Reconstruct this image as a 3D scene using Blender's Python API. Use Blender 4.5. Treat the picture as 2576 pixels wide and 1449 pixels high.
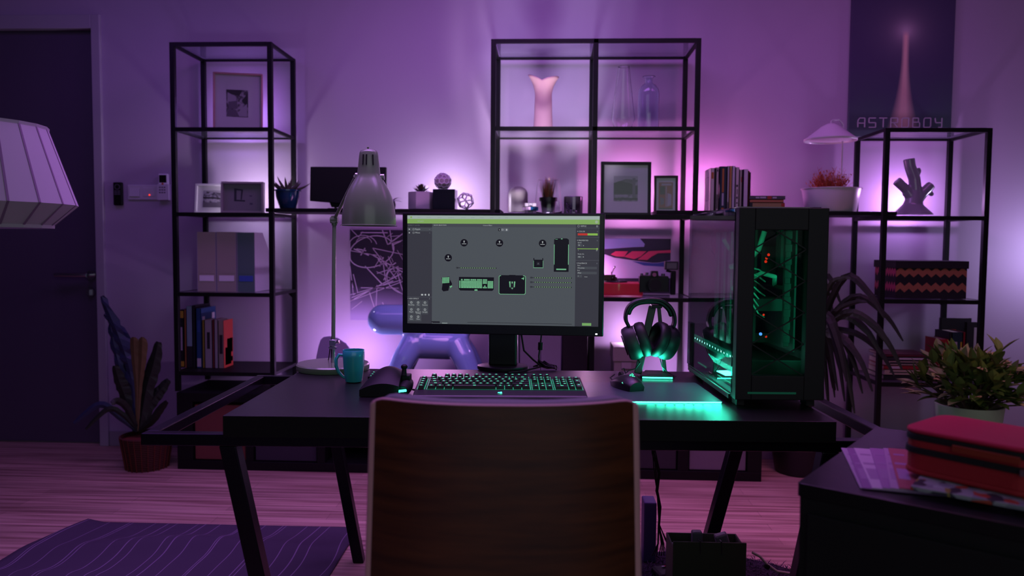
import bpy, math, random
from mathutils import Vector, Matrix, Euler
random.seed(7)
for o in list(bpy.data.objects): bpy.data.objects.remove(o)
sc = bpy.context.scene
COL = sc.collection
PI = math.pi
def R(a): return math.radians(a)

# ------------------------------------------------------------------ camera
F, CX, CY = 1950.0, 1288.0, 724.5
EYE = 1.13
YAW, PITCH, ROLL = R(2.7), R(3.22), R(0.45)
cam = bpy.data.cameras.new('camera'); camo = bpy.data.objects.new('camera', cam); COL.objects.link(camo)
cam.sensor_width = 36; cam.lens = 36*F/2576
CR = Matrix.Rotation(YAW,4,'Z') @ Matrix.Rotation(PI/2-PITCH,4,'X') @ Matrix.Rotation(ROLL,4,'Z')
camo.matrix_world = Matrix.Translation((0,0,EYE)) @ CR
cam.dof.use_dof = True; cam.dof.focus_distance = 2.35; cam.dof.aperture_fstop = 2.8
cam.clip_start = .05
sc.camera = camo
sc.cycles.caustics_reflective = False; sc.cycles.caustics_refractive = False
sc.view_settings.view_transform = 'Standard'; sc.view_settings.look = 'None'
sc.view_settings.gamma = 1; sc.view_settings.use_curve_mapping = False
sc.view_settings.exposure = 0.0

# ------------------------------------------------------------------ world and lamps
w = bpy.data.worlds.new('world'); sc.world = w; w.use_nodes = True
bg = w.node_tree.nodes['Background']; bg.inputs[0].default_value = (.050,.040,.120,1); bg.inputs[1].default_value = 1.0
def ray(px,py): return (CR.to_3x3() @ Vector(((px-CX)/F, -(py-CY)/F, -1)))
def P(px,py,Y):
    d = ray(px,py); return Vector((0,0,EYE)) + d*(Y/d.y)
def PZ(px,py,z):
    d = ray(px,py); return Vector((0,0,EYE)) + d*((z-EYE)/d.z)
def S(px,Y):                      # metres per photo pixel at that place
    return (P(px+1,610,Y)-P(px,610,Y)).length
def lamp(kind, name, loc, energy, col, size=.03, aim=None, sizey=None, cone=60, blend=1, spread=None):
    l = bpy.data.lights.new(name, kind); l.energy = energy; l.color = col
    if kind=='AREA':
        l.size = size
        if sizey: l.shape='RECTANGLE'; l.size_y = sizey
        if spread: l.spread = R(spread)
    else: l.shadow_soft_size = size
    if kind=='SPOT': l.spot_size = R(cone); l.spot_blend = blend
    o = bpy.data.objects.new(name,l); COL.objects.link(o); o.location = loc
    if aim is not None:
        d = Vector(aim)-Vector(loc); o.rotation_euler = d.to_track_quat('-Z','Y').to_euler()
    return o
LIGHTS=[
('POINT','shelf_glow',P(622,492,3.93),2.8,(.90,.76,1.0),dict(size=.02)),
('POINT','shelf_glow',P(1117,500,3.93),5.4,(.86,.70,1.0),dict(size=.02)),
('POINT','shelf_glow',P(1792,478,3.99),3.3,(1.0,.28,.84),dict(size=.02)),
('POINT','shelf_glow',P(2294,508,4.0),4.8,(.76,.38,1.0),dict(size=.012)),
('POINT','shelf_glow',P(878,908,3.88),5.0,(.80,.47,1.0),dict(size=.02)),
('POINT','shelf_glow',P(1578,850,4.0),1.7,(.86,.52,1.0),dict(size=.02)),
('POINT','shelf_glow',P(1700,962,3.90),2.5,(.80,.45,1.0),dict(size=.02)),
('POINT','corner_glow',P(2720,640,3.85),6.2,(.68,.57,1.0),dict(size=.05)),
('SPOT','wall_wash',P(1372,720,3.3),120.0,(.92,.76,1.0),dict(size=.16,aim=P(1380,245,4.12),cone=39,blend=.5)),
('AREA','ceiling_fill',(-.2,3.1,2.62),12.0,(.60,.20,1.0),dict(size=1.4,aim=(-.2,3.6,0),sizey=.6)),  # added purple fill from above, no lamp fitting is modelled
('AREA','ceiling_fill',(1.5,3.1,2.62),4.0,(.80,.18,1.0),dict(size=1.2,aim=(1.5,3.5,0),sizey=.6)),  # second overhead fill, likewise added
('POINT','shelf_glow',P(1590,480,3.99),4.4,(1.0,.40,.88),dict(size=.015)),
('POINT','back_glow',P(1480,700,3.98),3.2,(1.0,.52,.95),dict(size=.02)),
('POINT','back_glow',P(1100,700,3.5),3.6,(.85,.34,.88),dict(size=.14)),
('POINT','shelf_glow',P(600,292,4.03),2.0,(.50,.28,1.0),dict(size=.012)),
('AREA','floor_wash',(-.6,2.2,2.6),12,(.62,.26,1.0),dict(size=2.2,aim=(-.6,2.3,0),sizey=.5,spread=90)),
('AREA','ceiling_fill',(-2.2,2.9,2.6),4.0,(.42,.14,1.0),dict(size=1.0,aim=(-2.2,3.4,0),sizey=.8)),  # added violet fill for the left end of the wall
('AREA','floor_wash',(1.1,2.3,2.6),4.2,(1.0,.26,.72),dict(size=1.0,aim=(1.1,2.7,0),sizey=.6,spread=80)),
]
lamp('AREA','front_fill',(.6,-1.2,2.2),14.0,(.82,.96,.86),size=3.0,aim=(0,3,.9),sizey=2.4)
for a_ in LIGHTS: lamp(a_[0],a_[1],a_[2],a_[3],a_[4],**a_[5])
# ------------------------------------------------------------------ materials
def lin(h):
    h=h.lstrip('#'); c=[int(h[i:i+2],16)/255 for i in (0,2,4)]
    return tuple((x/12.92 if x<=.04045 else ((x+.055)/1.055)**2.4) for x in c)+(1,)
MATS={}
def mat(name, col='#808080', rough=.55, metal=0, emit=None, es=0, spec=.5, coat=0, bump=0, bscale=60, var=0, vscale=12):
    if name in MATS: return MATS[name]
    m = bpy.data.materials.new(name); m.use_nodes=True; nt=m.node_tree; b=nt.nodes['Principled BSDF']
    c = lin(col) if isinstance(col,str) else tuple(col)+(1,)
    b.inputs['Base Color'].default_value=c; b.inputs['Roughness'].default_value=rough; b.inputs['Metallic'].default_value=metal
    b.inputs['Specular IOR Level'].default_value=spec; b.inputs['Coat Weight'].default_value=coat
    if emit:
        e = lin(emit) if isinstance(emit,str) else tuple(emit)+(1,)
        b.inputs['Emission Color'].default_value=e; b.inputs['Emission Strength'].default_value=es
    if bump or var:
        tc=nt.nodes.new('ShaderNodeTexCoord')
    if bump:
        n=nt.nodes.new('ShaderNodeTexNoise'); n.inputs['Scale'].default_value=bscale; nt.links.new(tc.outputs['Object'],n.inputs['Vector'])
        bp=nt.nodes.new('ShaderNodeBump'); bp.inputs['Strength'].default_value=bump; bp.inputs['Distance'].default_value=.01
        nt.links.new(n.outputs['Fac'],bp.inputs['Height']); nt.links.new(bp.outputs['Normal'],b.inputs['Normal'])
    if var:
        n=nt.nodes.new('ShaderNodeTexNoise'); n.inputs['Scale'].default_value=vscale; n.inputs['Detail'].default_value=4
        nt.links.new(tc.outputs['Object'],n.inputs['Vector'])
        mx=nt.nodes.new('ShaderNodeMix'); mx.data_type='RGBA'
        mx.inputs[6].default_value=tuple(x*(1-var) for x in c[:3])+(1,); mx.inputs[7].default_value=tuple(min(1,x*(1+var)) for x in c[:3])+(1,)
        nt.links.new(n.outputs['Fac'],mx.inputs[0]); nt.links.new(mx.outputs[2],b.inputs['Base Color'])
    MATS[name]=m; return m
def glassmat(name, tint=(.96,.97,1), rough=.02, ior=1.5, diff=0, dcol=(.5,.5,.5)):
    if name in MATS: return MATS[name]
    m=bpy.data.materials.new(name); m.use_nodes=True; nt=m.node_tree; nt.nodes.clear()
    out=nt.nodes.new('ShaderNodeOutputMaterial'); t=nt.nodes.new('ShaderNodeBsdfTransparent'); t.inputs[0].default_value=tuple(tint)+(1,)
    g=nt.nodes.new('ShaderNodeBsdfGlossy'); g.inputs['Roughness'].default_value=rough; g.inputs[0].default_value=(1,1,1,1)
    lw=nt.nodes.new('ShaderNodeLayerWeight'); lw.inputs[0].default_value=.5
    pw=nt.nodes.new('ShaderNodeMath'); pw.operation='POWER'; nt.links.new(lw.outputs['Facing'],pw.inputs[0]); pw.inputs[1].default_value=4.0
    fr=nt.nodes.new('ShaderNodeMath'); fr.operation='MULTIPLY_ADD'; nt.links.new(pw.outputs[0],fr.inputs[0]); f0=((ior-1)/(ior+1))**2; fr.inputs[1].default_value=.75*(1-f0); fr.inputs[2].default_value=f0
    mx=nt.nodes.new('ShaderNodeMixShader'); nt.links.new(fr.outputs[0],mx.inputs[0]); nt.links.new(g.outputs[0],mx.inputs[2])
    if diff:
        d=nt.nodes.new('ShaderNodeBsdfDiffuse'); d.inputs[0].default_value=tuple(dcol)+(1,)
        m2=nt.nodes.new('ShaderNodeMixShader'); m2.inputs[0].default_value=diff
        nt.links.new(t.outputs[0],m2.inputs[1]); nt.links.new(d.outputs[0],m2.inputs[2]); nt.links.new(m2.outputs[0],mx.inputs[1])
    else: nt.links.new(t.outputs[0],mx.inputs[1])
    nt.links.new(mx.outputs[0],out.inputs[0]); MATS[name]=m; return m
def nodes(m): return m.node_tree, m.node_tree.nodes['Principled BSDF']
def stripes(name, c1, c2, scale, direction='Z', rough=.6, distort=0, dscale=1, prof='SIN', cut=None, detail=2):
    m=mat(name,c1,rough); nt,b=nodes(m)
    tc=nt.nodes.new('ShaderNodeTexCoord'); wv=nt.nodes.new('ShaderNodeTexWave'); wv.bands_direction=direction; wv.wave_profile=prof
    wv.inputs['Scale'].default_value=scale; wv.inputs['Distortion'].default_value=distort; wv.inputs['Detail Scale'].default_value=dscale; wv.inputs['Detail'].default_value=detail
    nt.links.new(tc.outputs['Object'],wv.inputs['Vector'])
    rp=nt.nodes.new('ShaderNodeValToRGB'); rp.color_ramp.elements[0].color=lin(c1); rp.color_ramp.elements[1].color=lin(c2)
    if cut: rp.color_ramp.elements[0].position=cut; rp.color_ramp.elements[1].position=min(1,cut+.02)
    nt.links.new(wv.outputs['Fac'],rp.inputs[0]); nt.links.new(rp.outputs[0],b.inputs['Base Color']); return m

# ------------------------------------------------------------------ mesh builder
class MB:
    def __init__(s): s.v=[]; s.f=[]; s.m=[]; s.mi=0; s.T=Matrix.Identity(4)
    def add(s,vs,fs,mi=None):
        n=len(s.v); s.v += [s.T@Vector(v) for v in vs]
        s.f += [tuple(n+i for i in f) for f in fs]; s.m += [s.mi if mi is None else mi]*len(fs); return s
    def box(s,x0,y0,z0,x1,y1,z1,mi=None):
        return s.add([(x0,y0,z0),(x1,y0,z0),(x1,y1,z0),(x0,y1,z0),(x0,y0,z1),(x1,y0,z1),(x1,y1,z1),(x0,y1,z1)],
            [(0,3,2,1),(4,5,6,7),(0,1,5,4),(1,2,6,5),(2,3,7,6),(3,0,4,7)],mi)
    def cbox(s,c,sz,rot=None,mi=None):
        T=s.T; s.T = T @ Matrix.Translation(c) @ (Euler(rot).to_matrix().to_4x4() if rot else Matrix.Identity(4))
        s.box(-sz[0]/2,-sz[1]/2,-sz[2]/2,sz[0]/2,sz[1]/2,sz[2]/2,mi); s.T=T; return s
    def bar(s,a,b,wd,ht=None,mi=None,up=(0,0,1)):        # square bar between two points
        a=Vector(a); b=Vector(b); ht=ht or wd; d=(b-a).normalized(); up=Vector(up)
        if abs(d.dot(up))>.99: up=Vector((0,1,0))
        x=d.cross(up).normalized()*wd/2; y=x.cross(d).normalized()*ht/2
        return s.add([a-x-y,a+x-y,a+x+y,a-x+y,b-x-y,b+x-y,b+x+y,b-x+y],[(3,2,1,0),(4,5,6,7),(0,1,5,4),(1,2,6,5),(2,3,7,6),(3,0,4,7)],mi)
    def lathe(s,prof,n=24,c=(0,0,0),mi=None,sx=1,sy=1):
        c=Vector(c); vs=[];fs=[]
        for r,z in prof:
            for k in range(n):
                a=2*PI*k/n; vs.append(c+Vector((r*math.cos(a)*sx,r*math.sin(a)*sy,z)))
        for i in range(len(prof)-1):
            for k in range(n):
                k2=(k+1)%n; fs.append((i*n+k,i*n+k2,(i+1)*n+k2,(i+1)*n+k))
        if prof[0][0]>1e-6: fs.append(tuple(reversed(range(n)))) if s.cap0 else None
        if prof[-1][0]>1e-6 and s.cap1: fs.append(tuple((len(prof)-1)*n+k for k in range(n)))
        return s.add(vs,fs,mi)
    cap0=True; cap1=True
    def open(s,a=False,b=False): s.cap0=a; s.cap1=b; return s
    def tube(s,pts,r,n=8,mi=None,caps=True):
        pts=[Vector(p) for p in pts]; N=len(pts); rs = r if isinstance(r,(list,tuple)) else [r]*N
        vs=[];fs=[]; up=None
        for i,p in enumerate(pts):
            d=(pts[min(i+1,N-1)]-pts[max(i-1,0)]).normalized()
            if up is None: up = Vector((0,0,1)) if abs(d.z)<.9 else Vector((1,0,0))
            x=d.cross(up)
            if x.length<1e-5: x=d.cross(Vector((0,1,0)))
            x.normalize(); y=x.cross(d).normalized(); up=y
            for k in range(n):
                a=2*PI*k/n; vs.append(p+(x*math.cos(a)+y*math.sin(a))*rs[i])
        for i in range(N-1):
            for k in range(n):
                k2=(k+1)%n; fs.append((i*n+k,i*n+k2,(i+1)*n+k2,(i+1)*n+k))
        if caps: fs.append(tuple(reversed(range(n)))); fs.append(tuple((N-1)*n+k for k in range(n)))
        return s.add(vs,fs,mi)
    def cyl(s,a,b,r0,r1=None,n=16,mi=None): return s.tube([a,b],[r0,r0 if r1 is None else r1],n,mi)
    def sph(s,c,r,n=16,m=10,sc=(1,1,1),mi=None):
        prof=[(math.sin(PI*i/m)*r,-math.cos(PI*i/m)*r) for i in range(m+1)]
        prof[0]=(1e-4,-r);prof[-1]=(1e-4,r)
        T=s.T; s.T=T@Matrix.Translation(c)@Matrix.Diagonal(tuple(sc)+(1,)); s.lathe(prof,n,mi=mi); s.T=T; return s
    def prism(s,poly,d0,d1,plane='xz',mi=None):
        def q(a,b,d): return {'xz':(a,d,b),'xy':(a,b,d),'yz':(d,a,b)}[plane]
        n=len(poly); vs=[q(a,b,d0) for a,b in poly]+[q(a,b,d1) for a,b in poly]
        fs=[tuple(range(n)),tuple(reversed(range(n,2*n)))]+[(i+n,(i+1)%n+n,(i+1)%n,i) for i in range(n)]
        return s.add(vs,fs,mi)
    def quad(s,a,b,c,d,mi=None): return s.add([a,b,c,d],[(0,1,2,3)],mi)
    def grid(s,fn,nu,nv,mi=None):
        vs=[fn(i/nu,j/nv) for i in range(nu+1) for j in range(nv+1)]
        fs=[(i*(nv+1)+j,(i+1)*(nv+1)+j,(i+1)*(nv+1)+j+1,i*(nv+1)+j+1) for i in range(nu) for j in range(nv)]
        return s.add(vs,fs,mi)
    def leaf(s,base,d,length,width,droop=.3,seg=7,mi=None,fold=.25,tip=.05,wide=.45,side=None):
        base=Vector(base); d=Vector(d).normalized(); sd = side or d.cross(Vector((0,0,1)))
        if sd.length<.05: sd=Vector((1,0,0))
        sd.normalize(); vs=[];fs=[]; p=base.copy(); dd=d.copy()
        for i in range(seg+1):
            t=i/seg; wdt = width*max(tip,math.sin(PI*min(1,(t*.92+.08))**(1 if wide>.4 else .6)))/2
            nrm=sd.cross(dd).normalized()
            vs += [p-sd*wdt+nrm*wdt*fold, p, p+sd*wdt+nrm*wdt*fold]
            dd=(dd+Vector((0,0,-droop/seg))).normalized(); p=p+dd*length/seg
        for i in range(seg): a=3*i; fs += [(a,a+1,a+4,a+3),(a+1,a+2,a+5,a+4)]
        return s.add(vs,fs,mi)
    def text(s,txt,size,loc,rot=None,mi=None,depth=0.0,align='LEFT',sx=1):
        cu=bpy.data.curves.new('t','FONT'); cu.body=txt; cu.size=size; cu.align_x=align; cu.extrude=depth; cu.resolution_u=2
        ob=bpy.data.objects.new('t',cu); COL.objects.link(ob); dg=bpy.context.evaluated_depsgraph_get(); dg.update()
        me=ob.evaluated_get(dg).to_mesh(); vs=[v.co.copy() for v in me.vertices]; fs=[tuple(p.vertices) for p in me.polygons]
        ob.evaluated_get(dg).to_mesh_clear(); bpy.data.objects.remove(ob); bpy.data.curves.remove(cu)
        M_=Matrix.Translation(loc)@(Euler(rot).to_matrix().to_4x4() if rot else Euler((PI/2,0,0)).to_matrix().to_4x4())@Matrix.Diagonal((sx,1,1,1))
        return s.add([M_@v for v in vs],fs,mi)
    def build(s,name,mats,parent=None,smooth=None,bevel=0,loc=None,rotz=0,seg=2,subd=0,ang=35):
        me=bpy.data.meshes.new(name); me.from_pydata([tuple(v) for v in s.v],[],s.f)
        if not isinstance(mats,(list,tuple)): mats=[mats]
        for m in mats: me.materials.append(m)
        me.polygons.foreach_set('material_index',s.m)
        if smooth: 
            me.polygons.foreach_set('use_smooth',[True]*len(me.polygons))
            me.set_sharp_from_angle(angle=R(ang))
        me.update(); o=bpy.data.objects.new(name,me); COL.objects.link(o)
        if parent: o.parent=parent
        if loc is not None: o.location=loc
        o.rotation_euler=(0,0,rotz)
        if bevel:
            b=o.modifiers.new('bevel','BEVEL'); b.width=bevel; b.segments=seg; b.limit_method='ANGLE'; b.angle_limit=R(40)
        if subd:
            b=o.modifiers.new('sub','SUBSURF'); b.levels=subd; b.render_levels=subd
        return o
def thing(name,label,cat,loc=(0,0,0),rotz=0,group=None):
    o=bpy.data.objects.new(name,None); COL.objects.link(o); o.location=loc; o.rotation_euler=(0,0,rotz); o.empty_display_size=.05
    o['label']=label; o['category']=cat
    if group: o['group']=group
    return o
def tag(o,label,cat,group=None,kind=None):
    o['label']=label; o['category']=cat
    if group: o['group']=group
    if kind: o['kind']=kind
    return o
def struct(o): o['kind']='structure'; return o
def copy_tree(o,parent=None):
    c=o.copy(); COL.objects.link(c); c.parent=parent
    for ch in o.children: copy_tree(ch,c)
    return c
# ------------------------------------------------------------------ room
WALLY=4.13; XL,XR,YF,ZC=-3.75,3.25,-2.2,2.72
m_wall=mat('wall_paint','#b2a2bb',.75,bump=.05,bscale=180)
m_white=mat('white_satin','#c9c5cc',.45); m_black=mat('black_metal','#050507',.5,spec=.3); m_blk=mat('black_plastic','#060608',.5,spec=.3)
m_blkwood=mat('black_wood','#050507',.55,spec=.3,bump=.06,bscale=90)
# floor: long boards with streaky grain running left to right
mf=mat('floor_wood','#9a7d72',.5); nt,b=nodes(mf)
tc=nt.nodes.new('ShaderNodeTexCoord'); mp=nt.nodes.new('ShaderNodeMapping'); mp.inputs['Scale'].default_value=(1.6,46,1); nt.links.new(tc.outputs['Object'],mp.inputs[0])
n1=nt.nodes.new('ShaderNodeTexNoise'); n1.inputs['Scale'].default_value=1.0; n1.inputs['Detail'].default_value=5; nt.links.new(mp.outputs[0],n1.inputs['Vector'])
rp=nt.nodes.new('ShaderNodeValToRGB'); rp.color_ramp.elements[0].position=.34; rp.color_ramp.elements[0].color=lin('#8a6a5e'); rp.color_ramp.elements[1].position=.62; rp.color_ramp.elements[1].color=lin('#c9a898')
nt.links.new(n1.outputs['Fac'],rp.inputs[0])
br=nt.nodes.new('ShaderNodeTexBrick'); br.inputs['Scale'].default_value=1; br.inputs['Brick Width'].default_value=.9; br.inputs['Row Height'].default_value=.075; br.inputs['Mortar Size'].default_value=.0016
br.inputs['Color1'].default_value=(.86,.86,.86,1); br.inputs['Color2'].default_value=(1.08,1.08,1.08,1); br.inputs['Mortar'].default_value=(.72,.72,.72,1)
nt.links.new(tc.outputs['Object'],br.inputs['Vector'])
mx=nt.nodes.new('ShaderNodeMix'); mx.data_type='RGBA'; mx.blend_type='MULTIPLY'; mx.inputs[0].default_value=1
nt.links.new(rp.outputs[0],mx.inputs[6]); nt.links.new(br.outputs['Color'],mx.inputs[7]); nt.links.new(mx.outputs[2],b.inputs['Base Color'])
struct(MB().box(XL,YF,-.1,XR,WALLY+.2,0).build('floor',mf))
struct(MB().box(XL,YF,ZC,XR,WALLY+.2,ZC+.1).build('ceiling',mat('ceiling_paint','#8d8890',.8)))
dl=P(-60,600,WALLY).x-.55; dr=P(246,600,WALLY).x; dtop=P(120,72,WALLY).z
wl=MB(); wl.box(XL,WALLY,0,dl,WALLY+.2,ZC); wl.box(dl,WALLY,dtop,dr,WALLY+.2,ZC); wl.box(dr,WALLY,0,XR,WALLY+.2,ZC)
struct(wl.build('wall_back',m_wall))
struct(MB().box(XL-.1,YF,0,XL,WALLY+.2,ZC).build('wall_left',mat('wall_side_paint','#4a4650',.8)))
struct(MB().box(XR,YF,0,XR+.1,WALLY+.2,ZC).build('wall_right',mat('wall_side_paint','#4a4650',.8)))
# door, recessed a little in its white frame
m_door=mat('door_dark','#564b62',.45)
door=thing('door_1','x','x',(dl,WALLY+.035,0)); del door['label']; del door['category']; struct(door)
dw=dr-dl
MB().box(.004,0,.008,dw-.004,.045,dtop-.004).build('door_leaf',m_door,door,bevel=.002)
m_chrome=mat('chrome','#b9b5bd',.22,1)
hx=P(222,692,WALLY).x-dl; hz=P(222,692,WALLY).z; hx2=P(145,690,WALLY).x-dl
h=MB(); h.cyl((hx,-.002,hz),(hx,-.012,hz),.026,n=20); h.cyl((hx,-.01,hz),(hx,-.06,hz),.010,n=12)
h.tube([(hx+.004,-.058,hz),(hx-.03,-.064,hz),(hx2,-.06,hz)],[.012,.0125,.0115],12); h.build('door_handle',m_chrome,door,smooth=1)
lz=P(215,736,WALLY).z
h=MB(); h.cyl((hx-.005,-.002,lz),(hx-.005,-.012,lz),.025,n=20); h.cbox((hx-.005,-.02,lz),(.008,.016,.03)); h.build('lock_rose',m_chrome,door,smooth=1)
z0,z1=P(247,760,WALLY).z,P(247,655,WALLY).z
MB().box(dw-.028,-.004,z0,dw-.005,.0,z1).build('strike_plate',m_chrome,door,bevel=.001)
fw=P(281-14,600,WALLY).x-P(250,600,WALLY).x+.006
m_trim=mat('door_frame_paint','#a79fae',.4)
tr=MB(); tr.box(dr-.004,WALLY-.018,0,dr+fw,WALLY+.03,dtop+.07); tr.box(dl-fw,WALLY-.018,0,dl+.004,WALLY+.03,dtop+.07); tr.box(dl+.004,WALLY-.018,dtop-.004,dr-.004,WALLY+.03,dtop+.07)
struct(tr.build('trim_1',m_trim,bevel=.003))
bb=MB().box(dr+fw+.004,WALLY-.012,0,XR,WALLY,.085); struct(bb.build('baseboard_back',mat('baseboard_paint','#8f8694',.5),bevel=.003))
# ------------------------------------------------------------------ wall devices
m_wplast=mat('white_plastic','#cfc9d4',.4)
def wallbox(px0,py0,px1,py1): a=P(px0,py0,WALLY); c=P(px1,py1,WALLY); return (a.x,c.z,c.x,a.z)
x0,z0,x1,z1=wallbox(289,459,312,517)
t=thing('remote_control','slim black remote control with a round dial hanging on the wall beside the door frame','remote',(x0,WALLY-.001,z0))
ww,hh=x1-x0,z1-z0
MB().box(0,-.02,0,ww,0,hh).build('remote_body',m_blk,t,bevel=.005)
d=MB(); 
for k in range(28):
    a0=2*PI*k/28; d.cbox((ww/2+math.cos(a0)*ww*.27,-.021,hh*.8+math.sin(a0)*ww*.27),(.004,.002,.004))
d.build('dial_ring',mat('dim_grey','#5e5568',.5),t)
d=MB()
for i in range(2):
    for j in range(3): d.box(ww*.17+i*ww*.36,-.0215,hh*(.46+j*.07),ww*.46+i*ww*.36,-.02,hh*(.50+j*.07))
d.build('button',mat('dim_grey','#5e5568',.5),t)
x0,z0,x1,z1=wallbox(323,465,399,503); ww,hh=x1-x0,z1-z0
t=thing('light_switch','white double light switch plate with a tiny red lamp on the back wall','light switch',(x0,WALLY-.001,z0))
MB().box(0,-.009,0,ww,0,hh).build('plate',m_wplast,t,bevel=.003)
MB().add([(.012,-.010,.018),(ww*.42,-.010,.018),(ww*.42,-.010,hh-.016),(.012,-.010,hh-.016),(.012,-.016,.018),(ww*.42,-.016,.018),(ww*.42,-.009,hh-.016),(.012,-.009,hh-.016)],[(4,5,6,7),(0,4,7,3),(1,2,6,5),(0,1,5,4)]).build('rocker',m_wplast,t)
MB().box(ww*.52,-.0115,.018,ww*.92,-.009,hh-.016).build('rocker',m_wplast,t,bevel=.001)
MB().sph((ww*.74,-.0125,hh*.32),.0038).build('indicator_light',mat('red_led','#ff3010',.4,emit='#ff4020',es=1.6),t)
x0,z0,x1,z1=wallbox(402,438,430,503); ww,hh=x1-x0,z1-z0
t=thing('remote_control','white air conditioner remote with a dark display sitting in its wall holder','remote',(x0,WALLY-.001,z0))
MB().box(.002,-.022,.004,ww-.003,-.004,hh).build('remote_body',mat('white_plastic_bright','#f0ecf4',.4),t,bevel=.004)
hb=MB(); hb.box(-.001,-.028,-.002,ww,-.023,hh*.6); hb.box(ww-.003,-.028,-.002,ww+.001,0,hh*.6); hb.box(-.002,-.028,-.002,.001,0,hh*.6); hb.build('holder',m_wplast,t,bevel=.001)
MB().box(.008,-.0232,hh*.66,ww-.012,-.021,hh*.95).build('display',m_blk,t)
d=MB(); 
for i in range(3):
    for j in range(3): d.box(.010+i*.013,-.0295,.035+j*.014,.018+i*.013,-.0278,.041+j*.014)
d.build('button',mat('dim_grey','#5e5568',.5),t)
MB().cyl((ww*.5,-.0282,hh*.61),(ww*.5,-.0305,hh*.61),.005).build('power_button',mat('orange_red','#d0512c',.5),t)

# ------------------------------------------------------------------ poster and canvas on the wall
x0,z0,x1,z1=wallbox(881,578,1075,807)
m_pbg=mat('poster_purple','#251b3a',.6); nt,b=nodes(m_pbg)
tc=nt.nodes.new('ShaderNodeTexCoord'); sp=nt.nodes.new('ShaderNodeSeparateXYZ'); nt.links.new(tc.outputs['Generated'],sp.inputs[0])
rp=nt.nodes.new('ShaderNodeValToRGB'); rp.color_ramp.elements[0].color=lin('#a08cb8'); rp.color_ramp.elements[0].position=.05; rp.color_ramp.elements[1].color=lin('#21182f'); rp.color_ramp.elements[1].position=.38
nt.links.new(sp.outputs['Z'],rp.inputs[0]); nt.links.new(rp.outputs[0],b.inputs['Base Color'])
t=thing('wall_poster','dark purple poster of pale scribbled lines and loops on the wall behind the desk lamp','poster',(x0,WALLY-.003,z0))
ww,hh=x1-x0,z1-z0
MB().box(0,-.002,0,ww,0,hh).build('sheet',m_pbg,t)
L=MB(); rr=random.Random(5)
def ln(ax,az,bx,bz,wd=.0035,y=-.004):
    a=(max(0,min(1,ax))*ww,y,max(0,min(1,az))*hh); c=(max(0,min(1,bx))*ww,y,max(0,min(1,bz))*hh); L.bar(a,c,wd,.001,up=(0,1,0))
def loop(cx,cz,rx,rz,a0,a1,wd=.0035,rot=0):
    pp=[]
    for k in range(33):
        a=a0+(a1-a0)*k/32; ex,ez=rx*math.cos(a),rz*math.sin(a)
        pp.append((max(0,min(1,cx+ex*math.cos(rot)-ez*math.sin(rot)))*ww,-.004,max(0,min(1,cz+ex*math.sin(rot)+ez*math.cos(rot)))*hh))
    for p,q in zip(pp,pp[1:]):
        if (Vector(p)-Vector(q)).length>1e-4: L.bar(p,q,wd,.001,up=(0,1,0))
k=.70
loop(.40*k,.76,.42*k,.17,0,2*PI,.005,.2); loop(.24*k,.82,.26*k,.12,.2,PI*1.1,.004); loop(.26*k,.86,.14*k,.06,0,PI,.003); loop(.95*k,.44,.28*k,.13,1.5,5,.004,-.4)
for a in [(.02,.12,.22*k,.21),(.04,.28,.14*k,.31),(.14*k,.31,.06*k,.51),(.02,.22,.95*k,.52,.005),(.02,.25,.80*k,.44,.004),(.0,.21,1.0*k,.44),(.0,.28,.95*k,.45),(.36*k,.31,.50*k,.05,.005),(.50*k,.39,.48*k,.12),(.40*k,.73,1.0*k,.53,.005),(.42*k,.80,1.*k,.73),(.42*k,.80,.86*k,.46,.004),(.28*k,.60,.60*k,.40,.005),(.2*k,.97,.70*k,.97,.005),(.02,1,.16*k,.92),(.16*k,.92,.24*k,.98),(.60*k,1,.70*k,.84,.005),(.70*k,.84,1*k,.97,.005),(.74*k,1,.80*k,.78,.004),(.80*k,.84,.95*k,.88,.005),(.0,.77,.5*k,.72),(.05,.79,.35*k,.72,.006),(.12*k,.79,.30*k,.77,.006),(.20*k,.72,.28*k,.80,.005),(.14,.36,.9*k,.36,.003),(.88*k,.53,.95*k,.38,.004),(.95*k,.38,1*k,.30,.004),(.02,.44,.04,.36),(.6*k,.2,.72*k,.05,.005),(.0,.6,.04,.3),(.5*k,.52,.9*k,.6),(.62*k,.62,.66*k,.44,.004),(.52*k,.68,.6*k,.62,.006),(.55*k,.60,.62*k,.70,.005),(.66*k,.64,.70*k,.58,.005),(.75*k,.60,.85*k,.64,.005)]: ln(*a)
for i in range(26):
    cx,cz=rr.uniform(.3,.95),rr.uniform(.3,.98); an=rr.uniform(-1.2,1.2); l=rr.uniform(.05,.3)
    ln(cx,cz,cx+l*math.cos(an),cz+l*math.sin(an)*.8,rr.choice([.0022,.003,.004]))
L.build('line_drawing',mat('poster_line','#c2aecb',.6),t)
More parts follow.
